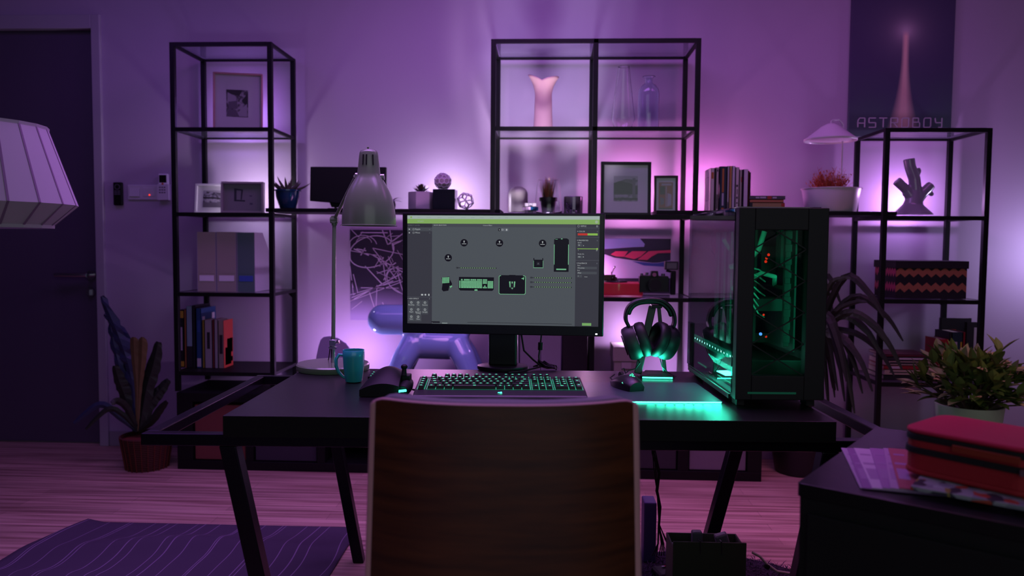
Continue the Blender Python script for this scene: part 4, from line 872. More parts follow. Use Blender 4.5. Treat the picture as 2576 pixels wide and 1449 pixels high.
cols=['#4a4f55','#9aa8a4','#7da35a','#36363f','#43464d','#121019','#6cb084','#a8aeb0','#b5332c','#82b04e','#5a5e66','#6fa060','#1f1d26']
names=['grey','menu','green','panel','panel_light','icon_dark','key_green','text','red','slider_green','text_dim','button_green','shade']
uim=[]
for n_,c_h in zip(names,cols):
    m=mat('screen_'+n_,'#050505',.35,emit=c_h,es=1.0,spec=.25); uim.append(m)
GR,ME,GN,PN,PL,IC,KG,TX,RD,SG,TD,BG_,SH=range(13)
urect(105,122,2183,1300,GR,0); urect(105,122,2183,160,ME); urect(105,160,2183,210,GN); urect(105,210,378,1300,PN); urect(378,210,1932,245,PL); urect(1932,210,2183,1300,PN)
ucirc(147,142,11,GN); ucirc(2150,184,15,TX,2,11); ucirc(2150,184,6,TX,2)
for x,wd in ((215,60),(317,80),(437,72),(555,95),(693,78),(805,55),(900,65),(1010,55),(1105,28),(1175,50)): utext('-'*int(wd/9),x,148,14,TD,3)
for x,wd in ((218,75),(345,50)): utext('STUDIO' if x==218 else '....',x,192,14,ME,3)
urect(105,212,378,250,SH); utext('EFFECT LAYER',112,237,15,TD); utext('QUICK SELECTION',395,232,12,TX); utext('Unsaved Effect',935,232,12,TX)
urect(105,253,378,293,PL,2)
for y,s in ((273,'Ripple'),(311,'Wave')):
    ucirc(127,y,7,TX,3); ucirc(173,y,10,TX,3,8); utext(s,190,y+6,17,TX); utext('...',345,y+2,16,TX)
ui_ic=[(1112,'a'),(1147,'b'),(1190,'c')]; urect(1130,258,1210,288,TD,2); urect(1100,258,1124,286,IC,2); upoly([(1108,262),(1118,274),(1111,282)],TX,3); ucirc(1147,272,9,TX,3,6); urect(1184,263,1198,283,TX,3)
for x,y in ((730,415),(1115,415),(1579,415),(557,579)):
    ucirc(x,y,40,IC,2,n=32); upoly([(x-8,y-22),(x+8,y-22),(x+2,y+2),(x-2,y+2)],TX,3); urect(x-24,y+9,x+24,y+14,TX,3)
def strip(x0,x1,y):
    ucirc(x0+8,y,9,IC,2,5); ucirc(x0+20,y,8,IC,2,4)
    n=int((x1-x0-30)/25)
    for k in range(n): a=x0+36+k*(x1-x0-40)/n; urect(a,y-4,a+12,y+4,IC,2); urect(a+12,y-3,a+24,y+3,BG_,2)
    ucirc(x1,y,6,IC,2)
strip(645,1078,686)
for y in (783,832,883): strip(1450,1888,y)
# case icon
upoly([(1702,375),(1720,360),(1838,360),(1860,375),(1860,717),(1702,717)][::-1],IC,2); urect(1702,425,1708,640,KG,3); urect(1853,425,1860,640,KG,3); urect(1728,684,1835,698,KG,3); urect(1715,368,1740,372,KG,3); urect(1775,362,1792,370,KG,3)
# base icon
urect(1487,590,1585,672,IC,2); urect(1483,572,1492,680,IC,2); urect(1578,572,1587,680,IC,2); urect(1483,600,1487,680,KG,3); urect(1584,600,1588,680,KG,3); urect(1487,674,1585,679,KG,3); urect(1515,612,1555,650,SH,3); upoly([(1523,640),(1547,640),(1535,620)],GR,4)
# keypad icon
upoly([(485,795),(572,783),(578,850),(560,935),(505,945),(486,925),(495,860)][::-1],IC,2)
for i in range(5):
    for j in range(4): x=492+i*16; y=794+j*16-i*1.2; urect(x,y,x+13,y+14,KG,3)
upoly([(578,815),(600,860),(590,900),(572,905)],IC,2); upoly([(572,890),(595,878),(603,890),(580,907)],KG,3)
# keyboard icon
upoly([(675,785),(1058,785),(1056,915),(1040,932),(690,932),(673,915)][::-1],IC,2)
for (a,b_) in ((698,718),(730,796),(803,866),(873,930),(937,985)):
    n=max(1,int((b_-a)/16))
    for k in range(n): urect(a+k*(b_-a)/n,807,a+(k+1)*(b_-a)/n-2,822,KG,3)
for j in range(5):
    for (a,b_,n) in ((679,695,1),(699,930,15 if j<4 else 8),(937,983,3),(989,1051,4)):
        if n==3 and j==2: continue
        for k in range(n):
            if n==3 and j==3 and k!=1: continue
            urect(a+k*(b_-a)/n,826+j*16,a+(k+1)*(b_-a)/n-2,840+j*16,KG,3)
upoly([(848,917),(877,917),(880,932),(845,932)][::-1],KG,3)
# mat with mouse
upoly([(1110,775),(1122,763),(1390,763),(1402,775),(1402,955),(1390,967),(1122,967),(1110,955)][::-1],KG,2); upoly([(1116,778),(1126,768),(1386,768),(1396,778),(1396,952),(1386,962),(1126,962),(1116,952)][::-1],IC,3); urect(1222,757,1290,776,IC,4); urect(1135,760,1372,770,IC,4)
upoly([(1352,795),(1386,778),(1380,810),(1368,800)],KG,5); upoly([(1222,828),(1238,826),(1240,890),(1228,890)],KG,4); upoly([(1275,826),(1290,828),(1284,890),(1272,890)],KG,4); urect(1250,828,1262,848,KG,5); upoly([(1245,895),(1267,895),(1256,912)],KG,5); upoly([(1238,826),(1275,826),(1280,900),(1256,922),(1232,900)][::-1],SH,4)
# right panel
ucirc(1960,229,11,TX,3,9); utext('RIPPLE',1983,236,15,TX); ucirc(2156,230,9,TX,3,6)
for y in (247,346,590): urect(1932,y,2183,y+2,TD,2)
utext('COLOR',1962,292,14,TX); utext('PROPERTIES',1962,387,14,TX); utext('PLAYBACK',1962,630,14,TX)
for y in (286,381,624): upoly([(1946,y-4),(1957,y-4),(1951,y+4)],TX,3); urect(2156,y-6,2164,y+6,TD,3)
urect(1953,305,2057,327,RD,3); urect(2057,305,2164,327,SG,3)
utext('Speed',1953,409,12,TX); urect(1951,418,2003,446,PL,3); utext('50',1958,438,15,TX,5); ucirc(2015,436,4,TX,3); urect(1951,466,2160,473,SG,3); ucirc(2160,470,10,SG,4); utext('1',1956,492,12,TX); utext('50',2148,492,12,TX)
utext('Width (%)',1953,531,12,TX); urect(1951,543,2003,570,PL,3); utext('100',1956,562,14,TX,5); ucirc(2015,556,5,TX,3)
utext('Start',1953,651,12,TX); urect(1951,660,2160,686,PL,3); utext('On press',1956,679,14,TX,5); utext('End',1953,705,12,TX); urect(1951,713,2160,740,PL,3); utext('After',1956,732,14,TX,5); urect(1951,748,2003,775,PL,3); utext('1',1958,767,14,TX,5); utext('times',2028,772,11,TX)
urect(2010,1262,2108,1291,BG_,3); utext('SAVE',2059,1283,14,GN,5,'CENTER')
# left lower panel
urect(258,976,281,993,TX,3); ucirc(306,984,10,TX,3); urect(337,974,351,995,TX,3); urect(105,1008,378,1010,TD,2); upoly([(108,1024),(117,1024),(112,1031)],TX,3); utext('ADD EFFECT',124,1034,14,TX); urect(347,1020,355,1034,TD,3)
for i,(nm,cx_,cy_) in enumerate([('Breathing',150,1070),('Fire',226,1070),('Reactive',301,1070),('Ripple',150,1147),('Spectrum',226,1147),('Starlight',301,1147),('Static',150,1226),('Wave',226,1226)]):
    urect(cx_-36,cy_-24,cx_+35,cy_+50,PL,2); ucirc(cx_,cy_,13,TX,3,10); ucirc(cx_,cy_,5,TX,3,3); utext(nm,cx_,cy_+32,14,TX,4,'CENTER',.9)
    if nm=='Spectrum': utext('Cycling',cx_,cy_+47,14,TX,5,'CENTER',.9)
urect(372,1272,465,1290,SH,2); utext('...',376,1287,12,TX); urect(490,1288,550,1294,ME,3); urect(770,1275,1900,1279,SH,2)
scr.build('screen',uim,mon)
lx2=xo+W/2-.022; lz2=zc-H/2+.008
MB().cbox((lx2,-.0858,lz2),(.006,.002,.004)).build('power_light',mat('white_led','#ffffff',.4,emit='#ffffff',es=3.0),mon)
MB().box(-.048,-.012,.012,.048,.022,zc).build('neck',mat('stand_black','#0d100f',.3),mon,bevel=.006)
bs=MB(); bs.lathe([(.085,0),(.087,.003),(.086,.012),(.08,.014),(.001,.015)],48,sy=.75); bs.build('base',mat('stand_black2','#141018',.35),mon,smooth=1)
cb=MB(); cb.tube([(.055,.03,zc-H/2+.01),(.056,.03,.13),(.068,.03,.06),(.10,.025,.03),(.13,.02,.008),(.10,-.02,.006),(.07,-.07,.005),(.03,-.105,.005)],.0032,8); cb.build('power_cable',m_blk,mon,smooth=1)
cb=MB(); cb.tube([(.128,.04,zc-H/2+.02),(.125,.04,.10),(.118,.04,.04),(.122,.03,.008),(.15,.01,.005),(.17,.02,.005)],.0028,8); cb.cyl((.1225,.04,.062),(.1235,.04,.088),.0085,n=14); cb.build('signal_cable',m_blk,mon,smooth=1)
cl_=MB(); rr=random.Random(12)
for i in range(7):
    a=rr.uniform(0,3); cl_.tube([(.10+.008*i,.02+rr.uniform(-.02,.02),.004),(.13+rr.uniform(-.02,.02),.03,.016+rr.uniform(0,.012)),(.16+rr.uniform(-.02,.02),.015,.010),(.18,rr.uniform(-.02,.02),.004)],.0028,7)
o=cl_.build('cable_tangle',m_blk,None,smooth=1,loc=(mpx.x,mpx.y,DZ+.003),rotz=R(-3.1)); tag(o,'small tangle of black cables on the desk right of the monitor stand','cable')
# ------------------------------------------------------------------ keyboard
U_=.0190
kf0=D(1038,1009); kf1=D(1478,1011); kc=(kf0+kf1)/2; KWd=.470; KR=math.atan2(kf1.y-kf0.y,kf1.x-kf0.x)
kb=thing('keyboard','black mechanical keyboard with glowing green keys in the middle of the desk','keyboard',(kc.x,kc.y,DZ+.001),KR)
KD=.205; tilt=math.atan2(.014,KD)
body=MB(); body.prism([(0,.002),(KD,.006),(KD,.030),(KD-.01,.031),(.048,.0205),(.006,.014),(0,.010)],-KWd/2,KWd/2,'yz')
body.build('keyboard_body',mat('keyboard_black','#0d0b10',.45),kb,bevel=.003)
KT=Matrix.Rotation(math.atan2(.0105,KD-.058),4,'X')
def ktop(y): return .0212+(y-.048)*(.0105/(KD-.058))
# glowing backlight lines between keys
x00=-KWd/2+.008
keys=[]
def row(r,x,ws):
    for w_ in ws: keys.append((x,r,w_)); x+=w_
    return x
for r in range(5): row(r,0,[1.0])
mx0=1.35
row(5.3,mx0,[1]); row(5.3,mx0+2,[1]*4); row(5.3,mx0+6.5,[1]*4); row(5.3,mx0+11,[1]*4)
row(4,mx0,[1]*13+[2]); row(3,mx0,[1.5]+[1]*12+[1.5]); row(2,mx0,[1.75]+[1]*11+[2.25]); row(1,mx0,[2.25]+[1]*10+[2.75]); row(0,mx0,[1.25]*3+[6.25]+[1.25]*4)
nx=mx0+15.3; row(5.3,nx,[1]*3); row(4,nx,[1]*3); row(3,nx,[1]*3); row(1,nx+1,[1]); row(0,nx,[1]*3)
px_=nx+3.3; row(4,px_,[1]*4); row(3,px_,[1]*3); row(2,px_,[1]*3); row(1,px_,[1]*3); row(0,px_,[2,1]); keys.append((px_+3,2,(1,2))); keys.append((px_+3,0,(1,2)))
tot=px_+4; KU=(KWd-.016)/tot
kmesh={}
m_key=mat('key_black','#0d0c10',.5)
glowl=MB()
def keymesh(w_,h_):
    k_=(w_,h_)
    if k_ in kmesh: return kmesh[k_]
    mb=MB(); g=.0011; W_=w_*KU; H_=h_*.0186; i=.0022
    mb.add([(g,g,0),(W_-g,g,0),(W_-g,H_-g,0),(g,H_-g,0),(g+i,g+i,.0095),(W_-g-i,g+i,.0095),(W_-g-i,H_-g-i*.7,.0095),(g+i,H_-g-i*.7,.0095)],[(4,5,6,7),(0,1,5,4),(1,2,6,5),(2,3,7,6),(3,0,4,7)],0)
    lw=.0056 if w_<1.3 else .0078; cx_=W_/2; cy_=H_*.62
    mb.add([(cx_-lw/2,cy_-.0030,.0097),(cx_+lw/2,cy_-.0030,.0097),(cx_+lw/2,cy_+.0030,.0097),(cx_-lw/2,cy_+.0030,.0097)],[(0,1,2,3)],1)
    me=bpy.data.meshes.new('key'); me.from_pydata([tuple(v) for v in mb.v],[],mb.f); me.materials.append(m_key); me.materials.append(mat('legend_glow','#0a3a2c',.4,emit=(.10,.85,.50),es=1.1)); me.polygons.foreach_set('material_index',mb.m); me.update(); kmesh[k_]=me; return me
keys_sorted=sorted(keys,key=lambda k:k[1])
rest=MB()
for idx,(x,r,w_) in enumerate(keys_sorted):
    h_=1
    if isinstance(w_,tuple): w_,h_=w_
    me=keymesh(w_,h_); yy=.050+r*.0212; yy=.050+r*.0225 if r<5 else .050+5.3*.0225
    yy=.050+r*.0240; zz=ktop(yy)
    xx=x00+x*KU
    if idx<100:
        o=bpy.data.objects.new('key',me); COL.objects.link(o); o.parent=kb; o.matrix_local=Matrix.Translation((xx,yy,zz))@KT
    else:
        T=Matrix.Translation((xx,yy,zz))@KT; n=len(rest.v); rest.v += [T@v.co for v in me.vertices]; rest.f += [tuple(n+i for i in p.vertices) for p in me.polygons]; rest.m += [p.material_index for p in me.polygons]
o=rest.build('key',[m_key,mat('legend_glow','#0a3a2c',.4)],kb); o['kind']='stuff'
bl=MB(); ya,yb=.049,.049+5*.0240+.001
def bline(x,y0,y1,wd=.0015): bl.add([(x-wd/2,y0,ktop(y0)+.0006),(x+wd/2,y0,ktop(y0)+.0006),(x+wd/2,y1,ktop(y1)+.0006),(x-wd/2,y1,ktop(y1)+.0006)],[(0,1,2,3)])
for x in (-.01,1.01,1.33,mx0+15.02,nx-.02,nx+1,nx+2,nx+3.02,px_,px_+1,px_+2,px_+3,px_+4.01): bline(x00+x*KU,ya,yb)
for r in range(5):
    y0=.050+r*.024
    bl.add([(x00+mx0*KU,y0-.0012,ktop(y0)+.0006),(x00+(tot-.0)*KU,y0-.0012,ktop(y0)+.0006),(x00+tot*KU,y0+.0008,ktop(y0)+.0006),(x00+mx0*KU,y0+.0008,ktop(y0)+.0006)],[(0,1,2,3)])
for (x,r,w_) in keys:
    if isinstance(w_,tuple): continue
    y0=.050+r*.024; bline(x00+(x+w_)*KU,y0,y0+.0185,.0017)
bl.build('backlight',m_gkey,kb)
# emblem: three curled heads
def emblem(mb,c,sc,nrm_rot):
    T=mb.T; mb.T=T@Matrix.Translation(c)@Euler(nrm_rot).to_matrix().to_4x4()
    for k in range(3):
        a=PI/2+k*2*PI/3
        pts=[Vector((math.cos(a+t*1.9)*sc*(.15+.75*t),math.sin(a+t*1.9)*sc*(.15+.75*t),0)) for t in [i/6 for i in range(7)]]
        for p,q in zip(pts,pts[1:]): mb.bar(p,q,sc*.36,.0004,up=(0,0,1))
    mb.T=T
em=MB(); emblem(em,(0,.024,.0185),.0068,(math.atan2(.0065,.042),0,0)); em.build('emblem',m_green,kb)
MB().tube([(.02,KD,.012),(.03,KD+.03,.006),(.08,KD+.045,.004),(-.02,KD+.06,.004)],.0025,8).build('cable',m_blk,kb,smooth=1)
# ------------------------------------------------------------------ left keypad
kp=D(965,1000); t=thing('game_keypad','black one-handed keypad with a green light strip left of the keyboard','keypad',(kp.x,kp.y,DZ+.001),DR)
s_=DS(965,1000); 
def pal(u,v):
    x=(-62+u*100)*s_; y=v*.19
    prof=math.sin(PI*min(1,max(0,v*.9+.08)))**.6
    z=.012+.058*prof*math.sin(PI*(.06+.72*u))**.8
    return (x*(1-.12*v),y,z)
mb=MB(); mb.grid(pal,16,18); 
b0=MB(); b0.add([v for v in mb.v],mb.f)
nu,nv=16,18; idx=[i*(nv+1) for i in range(nu+1)]+[nu*(nv+1)+j for j in range(1,nv+1)]+[i*(nv+1)+nv for i in range(nu-1,-1,-1)]+[j for j in range(nv-1,0,-1)]
n=len(b0.v); b0.v += [Vector((b0.v[i].x,b0.v[i].y,.001)) for i in idx]; L_=len(idx)
b0.f += [(idx[(k+1)%L_],idx[k],n+k,n+(k+1)%L_) for k in range(L_)]+[tuple(n+k for k in range(L_))]; b0.m += [0]*(L_+1)
b0.build('palm_rest',mat('soft_black','#0c0a0e',.55,spec=.3),t,smooth=1,ang=50)
mb=MB()
for r in range(3):
    for c_i in range(4):
        x=(-58+c_i*21)*s_; y=.15+r*.021; z=.024+.006*math.sin(PI*(.2+.6*c_i/3))+.002*r; mb.cbox((x,y,z),(.0165,.0165,.010),(.1,0,0)); mb.cbox((x,y+.001,z+.0054),(.005,.003,.0006),None,1)
mb.build('keys',[m_key,mat('legend_glow','#0a3a2c',.4)],t,bevel=.0012)
mb=MB(); mb.tube([(45*s_,.02,.012),(50*s_,.05,.020),(48*s_,.09,.022),(40*s_,.12,.018)],[.017,.019,.018,.012],14); mb.cbox((48*s_,.075,.040),(.024,.04,.022)); mb.build('thumb_module',mat('soft_black','#0c0a0e',.55,spec=.3),t,smooth=1,bevel=.003)
mb=MB(); mb.tube([(44*s_,.055,.05),(44*s_,.060,.070)],[.008,.006],12); mb.sph((44*s_,.061,.074),.0095,14,10,(1,1,.8)); mb.build('thumb_stick',m_blk,t,smooth=1)
mb=MB(); mb.cbox((46*s_,.006,.0165),(22*s_,.006,.006),(0,-.12,0)); mb.build('light_strip',m_green,t,bevel=.0015)
MB().tube([(66*s_,.06,.01),(78*s_,.075,.006),(92*s_,.09,.004)],.0025,8).build('cable',m_blk,t,smooth=1)
DL('POINT','keypad_light',tuple(t.matrix_basis@Vector((46*s_,-.012,.016))),.012,(.05,1,.6),size=.006)
# ------------------------------------------------------------------ mug
mg=D(884,966)+ey*.033; t=thing('mug','teal blue ceramic mug in front of the desk lamp base','mug',(mg.x,mg.y,DZ+.001),DR)
s_=DS(884,966); m_mug=mat('teal_ceramic','#34b8b8',.25,coat=.4)
hh=(966-884)*s_*1.0
mb=MB(); mb.lathe([(.020,0),(.0245,.002),(.0265,.010),(.031,hh*.5),(.0325,hh*.8),(.0328,hh),(.0318,hh+.001),(.0305,hh),(.030,hh*.5),(.026,.012),(.001,.010)],40); mb.build('cup',m_mug,t,smooth=1,ang=50)
mb=MB(); mb.tube([(-.030,-.002,hh*.84),(-.043,-.006,hh*.86),(-.051,-.008,hh*.72),(-.051,-.008,hh*.5),(-.045,-.006,hh*.32),(-.034,-.004,hh*.18),(-.026,-.002,hh*.12)],[.0045,.005,.0052,.0052,.005,.0045,.004],12); mb.build('handle',m_mug,t,smooth=1)
# ------------------------------------------------------------------ desk lamp
lc_=D(838,929); t=thing('desk_lamp','grey green metal work lamp with a bell shade on the left of the desk','lamp',(lc_.x,lc_.y,DZ+.001),DR)
m_lamp=mat('lamp_grey','#74866a',.28,coat=.3); s_=DS(838,929)
def tl(px,py,y): q=P(px,py,y)-Vector((lc_.x,lc_.y,DZ+.001)); return Vector((q.dot(ex),q.dot(ey),q.z))
mb=MB(); mb.lathe([(90*s_,0),(91*s_,.003),(91*s_,.017),(88*s_,.021),(.001,.022)],56); mb.build('base',m_lamp,t,smooth=1)
pz=tl(841,552,lc_.y).z; px2=tl(841,552,lc_.y).x
MB().cyl((0,0,.02),(px2,0,pz),.0065,n=14).build('pole',m_lamp,t,smooth=1)
mb=MB(); mb.cyl((0,0,.02),(0,0,.10),.0075,n=14); mb.cyl((-.006,0,.085),(.022,-.004,.092),.006,n=12); mb.cbox((0,0,.088),(.02,.02,.02)); mb.cbox((0,0,.072),(.024,.018,.008),(0,.1,0)); mb.build('pole_clamp',m_chrome,t,bevel=.001,smooth=1)
Ysh=P(928,560,2.33).y
ys=Ysh-.0
mb=MB(); j0=Vector((px2,0,pz)); mb.cyl(j0+Vector((-.012,0,0)),j0+Vector((.012,0,0)),.013,n=18); mb.cyl(j0+Vector((0,-.012,.0)),j0+Vector((0,.012,.0)),.012,n=18); mb.cyl(j0+Vector((0,0,-.02)),j0,.009,n=14); mb.build('elbow',m_lamp,t,smooth=1)
e1=tl(897,440,ys+.045); mb=MB(); mb.cyl(j0,e1,.0055,n=12); mb.build('arm',m_lamp,t,smooth=1)
sc_=tl(928,470,ys); zb=tl(928,568,ys).z; zt=tl(928,376,ys).z; k=S(928,ys)
mb=MB(); mb.open(False,False); mb.T=Matrix.Translation((sc_.x,sc_.y,0))
Hs=zt-zb
prof=[(70*k,zb-.0005),(70*k,zb+.001),(66.5*k,zb+.003),(66.3*k,zb+.02)]
for (py,r) in ((540,65.5),(520,63),(500,58.5),(480,51),(465,43),(452,35.5),(444,30.5),(436,28),(415,26),(395,24),(385,22.8),(380,20.5),(377,16),(375.5,.02)): prof.append((r*k,tl(928,py,ys).z))
mb.lathe(prof,56); o=mb.build('lamp_shade',m_lamp,t,smooth=1,ang=60); sd=o.modifiers.new('shell','SOLIDIFY'); sd.thickness=.0014; sd.offset=-1
mb=MB()
for a in (-118,-90-8,-62): 
    an=R(a+6); 
    for j in range(1):
        zz0,zz1=tl(928,417,ys).z,tl(928,391,ys).z; mb.bar((sc_.x+25.9*k*math.cos(an),sc_.y+25.9*k*math.sin(an),zz0),(sc_.x+24.2*k*math.cos(an),sc_.y+24.2*k*math.sin(an),zz1),3.0*k,.003,up=(math.cos(an),math.sin(an),0))
mb.build('vent_slot',mat('slot_black','#050505',.8),t)
mb=MB(); 
mb.cyl((sc_.x-33*k,sc_.y+.002,tl(928,443,ys).z),(sc_.x-22*k,sc_.y+.002,tl(928,443,ys).z),8.5*k,n=20); mb.cyl((sc_.x+26*k,sc_.y+.002,tl(928,445,ys).z),(sc_.x+38*k,sc_.y+.002,tl(928,445,ys).z),7.5*k,n=20)
mb.build('pivot_knob',m_chrome,t,smooth=1)
mb=MB(); mb.tube([e1,Vector((sc_.x-36*k,sc_.y+.018,tl(928,450,ys).z)),Vector((sc_.x-34*k,sc_.y+.002,tl(928,443,ys).z))],[.006,.0065,.006],12); mb.tube([e1,Vector((sc_.x,sc_.y+.055,e1.z)),Vector((sc_.x+34*k,sc_.y+.012,tl(928,447,ys).z))],.0055,12); mb.build('yoke',m_lamp,t,smooth=1)
MB().sph((sc_.x-2*k,sc_.y,zt+.006),.0035).build('finial',m_lamp,t,smooth=1); MB().cyl((sc_.x-2*k,sc_.y,zt-.002),(sc_.x-2*k,sc_.y,zt+.005),.0015,n=8).build('finial_pin',m_lamp,t)
MB().sph((sc_.x,sc_.y,zb+.05),.024,18,12).build('bulb',mat('bulb_glass','#c8c8c4',.2),t,smooth=1)
MB().tube([(-.004,.004,.115),(-.012,.012,.075),(-.022,.035,.035),(-.028,.05,.023)],.0019,6).build('cord',m_blk,t,smooth=1)
# ------------------------------------------------------------------ mouse mat and mouse
f0=D(1480,1013); f1=D(1818,1014.5); MR=math.atan2(f1.y-f0.y,f1.x-f0.x); MW=(f1-f0).length; t=thing('mouse_mat','dark mouse mat with glowing green edges to the right of the keyboard','mouse mat',(f0.x,f0.y,DZ+.0008),MR)
MDp=(D(1640,966)-D(1640,1013.5)).length
MB().box(0,0,0,MW,MDp,.0035).build('mat_surface',mat('mat_dark','#39444a',.36,bump=.02,bscale=500),t,bevel=.001)
mb=MB(); mb.box(.002,-.0022,.0002,MW-.004,-.0001,.0028); mb.box(-.0022,.0,.0002,-.0001,MDp*.9,.0028); mb.build('light_strip',mat('green_led_edge','#0a3a2c',.4,emit=(.05,1.0,.62),es=9),t)
c0=t.matrix_basis@Vector((MW*.6,-.006,.012))
for fx,e_ in ((.46,.02),(.53,.03),(.60,.04),(.67,.05),(.74,.06),(.81,.07),(.88,.07),(.95,.05)): DL('POINT','mat_glow',tuple(t.matrix_basis@Vector((MW*fx,-.014,.004))),e_,(.03,1,.62),size=.013)
mp_=D(1583,986)+ey*.04; t=thing('computer_mouse','black ergonomic mouse with a green wheel light and emblem','mouse',(mp_.x,mp_.y,DZ+.0045),DR+R(20))
def msh(u,v):
    x=(u-.5)*.068*(.78+.3*math.sin(PI*v)**.7-.10*v); y=(v-.5)*.118
    z=.004+.037*(max(0,math.sin(PI*(.06+.90*u)))**.55)*(max(0,math.sin(PI*(.05+.80*(1-v)**.85+.08)))**.6)
    return (x,-y*1.0,z)
mb=MB(); nu,nv=16,20; mb.grid(lambda u,v: msh(u,1-v),nu,nv); idx=[i*(nv+1) for i in range(nu+1)]+[nu*(nv+1)+j for j in range(1,nv+1)]+[i*(nv+1)+nv for i in range(nu-1,-1,-1)]+[j for j in range(nv-1,0,-1)]
n=len(mb.v); mb.v += [Vector((mb.v[i].x*.96,mb.v[i].y*.96,0)) for i in idx]; L_=len(idx); mb.f += [(idx[(k+1)%L_],idx[k],n+k,n+(k+1)%L_) for k in range(L_)]+[tuple(n+k for k in range(L_))]; mb.m += [0]*(L_+1)
mb.build('mouse_body',mat('mouse_black','#141216',.38),t,smooth=1,ang=50)
em=MB(); emblem(em,(.0,-.028,.0415),.009,(.55,0,0)); em.build('emblem',mat('green_led_mid','#0a3a2c',.4,emit=(.05,.9,.5),es=1.2),t)
mb=MB(); mb.cyl((-.004,.040,.030),(.004,.040,.030),.011,n=20); mb.build('scroll_wheel',m_blk,t,smooth=1); mb=MB(); mb.cbox((-.026,-.030,.020),(.010,.012,.004),(.5,-.5,0)); mb.build('side_light',m_green_dim,t)
MB().tube([(0,.058,.006),(.002,.09,.004),(.02,.15,.004),(.06,.2,.004)],.002,7).build('cable',m_blk,t,smooth=1)
# ------------------------------------------------------------------ headphone stand and headphones
hb=D(1655,952); t=thing('headphone_stand','black headphone stand with a green lit base on the right of the desk','headphone stand',(hb.x,hb.y,DZ+.001),DR+R(-3)); s_=DS(1650,952)
mb=MB(); mb.prism([(-.052,-.012),(.045,-.012),(.050,.0),(.036,.10),(-.030,.10),(-.058,.0)],0,.009,'xy'); mb.build('base',mat('stand_black','#0d100f',.3),t,bevel=.002)
mb=MB(); mb.prism([(-.034,.012),(.034,.012),(.026,.07),(-.024,.07)],.0092,.0102,'xy'); mb.build('base_inlay',mat('inlay_green','#0c4634',.3),t)
mb=MB(); mb.box(-.050,-.0150,.001,.044,-.0122,.0055); mb.build('light_strip',m_green,t)
topz=P(1650,757,hb.y+.06).z-DZ; ty=.075
mb=MB(); mb.bar((-.058,.055,.004),(-.012,ty,topz-.02),.024,.008,up=(0,1,0)); mb.build('arm',mat('stand_black2','#141018',.35),t,bevel=.002)
mb=MB(); mb.bar((.030,.06,.008),(.008,ty,topz-.02),.012,.008,up=(0,1,0)); mb.build('arm',mat('stand_black','#0d100f',.3),t,bevel=.002)
mb=MB(); mb.cbox((-.002,ty-.012,topz-.018),(.034,.05,.010)); mb.build('cradle',mat('stand_black','#0d100f',.3),t,bevel=.003)
DL('AREA','stand_uplight',tuple(t.matrix_basis@Vector((.0,.03,.013))),.45,(.03,1,.6),size=.10,aim=tuple(t.matrix_basis@Vector((0.01,.03,.4))),sizey=.04)
Yh=hb.y+.045
hd=thing('headphones','black over-ear headphones hanging on the green lit stand','headphones',(P(1637,752,Yh).x,Yh,DZ),DR)
def hq(px,py,dy=0): q=P(px,py,Yh)-Vector((hd.location.x,Yh,DZ)); return Vector((q.x,dy,q.z))
pts=[(1581,815),(1574,800),(1574,785),(1579,770),(1590,758),(1608,750),(1635,747),(1662,750),(1680,761),(1691,775),(1696,790),(1697,805),(1693,818)]
hp0=[hq(px,py+5) for px,py in pts]; hp=[]
for i in range(len(hp0)-1):
    p0,p1,p2,p3=hp0[max(i-1,0)],hp0[i],hp0[i+1],hp0[min(i+2,len(hp0)-1)]
    for a in (0,.25,.5,.75): hp.append(.5*((2*p1)+(p2-p0)*a+(2*p0-5*p1+4*p2-p3)*a*a+(3*p1-p0-3*p2+p3)*a**3))
hp.append(hp0[-1])
mb=MB(); n=len(hp); cen=hq(1636,805)
vs=[];fs=[]
for p in hp:
    rd=(p-cen).normalized(); wd=.017
    for a,b_ in ((.005,-wd),(.005,wd),(-.005,wd),(-.005,-wd)): vs.append(p+rd*a+Vector((0,b_,0)))
for i in range(n-1):
    for k_ in range(4): fs.append((i*4+k_,i*4+(k_+1)%4,(i+1)*4+(k_+1)%4,(i+1)*4+k_))
fs += [(3,2,1,0),((n-1)*4,(n-1)*4+1,(n-1)*4+2,(n-1)*4+3)]
mb.add(vs,fs); mb.build('headband',mat('headband_leather','#15131a',.35),hd,smooth=1,bevel=.003,ang=30)
mb=MB(); 
mb.tube([hp[i]-(hp[i]-cen).normalized()*.008 for i in range(8,n-8)],[.006]+[.0085]*(n-18)+[.006],14)
mb.build('headband_pad',mat('headband_leather','#15131a',.35),hd,smooth=1)
def cup(cx_,cy_,tilt,yaw,side):
    c=hq(cx_,cy_); M_=Matrix.Translation(c)@Euler((0,tilt,yaw)).to_matrix().to_4x4()@Matrix.Rotation(PI/2,4,'Y')
    mb=MB(); mb.T=M_; rx,ry=.044,.056
    T=M_@Matrix.Diagonal((ry,rx,1.35,1)); mb.T=T
    mb.lathe([(.80,-.030),(.93,-.027),(1.0,-.018),(1.0,-.006),(.94,-.002),(.94,.002)] ,40); mb.build('ear_cup',mat('cup_black','#17161a',.48),hd,smooth=1,ang=40)
    mb=MB(); mb.T=T; mb.lathe([(.93,.0025),(1.02,.008),(1.03,.018),(.95,.026),(.80,.028),(.62,.024),(.58,.012),(.001,.010)],40); mb.build('ear_cushion',mat('cushion_black','#151418',.5),hd,smooth=1,ang=60)
    mb=MB(); mb.T=T; mb.lathe([(.55,-.0305),(.60,-.0315),(.60,-.033),(.001,-.0335)],32); mb.build('cup_cap',mat('cap_dark','#0c0c10',.25),hd,smooth=1)
    return c
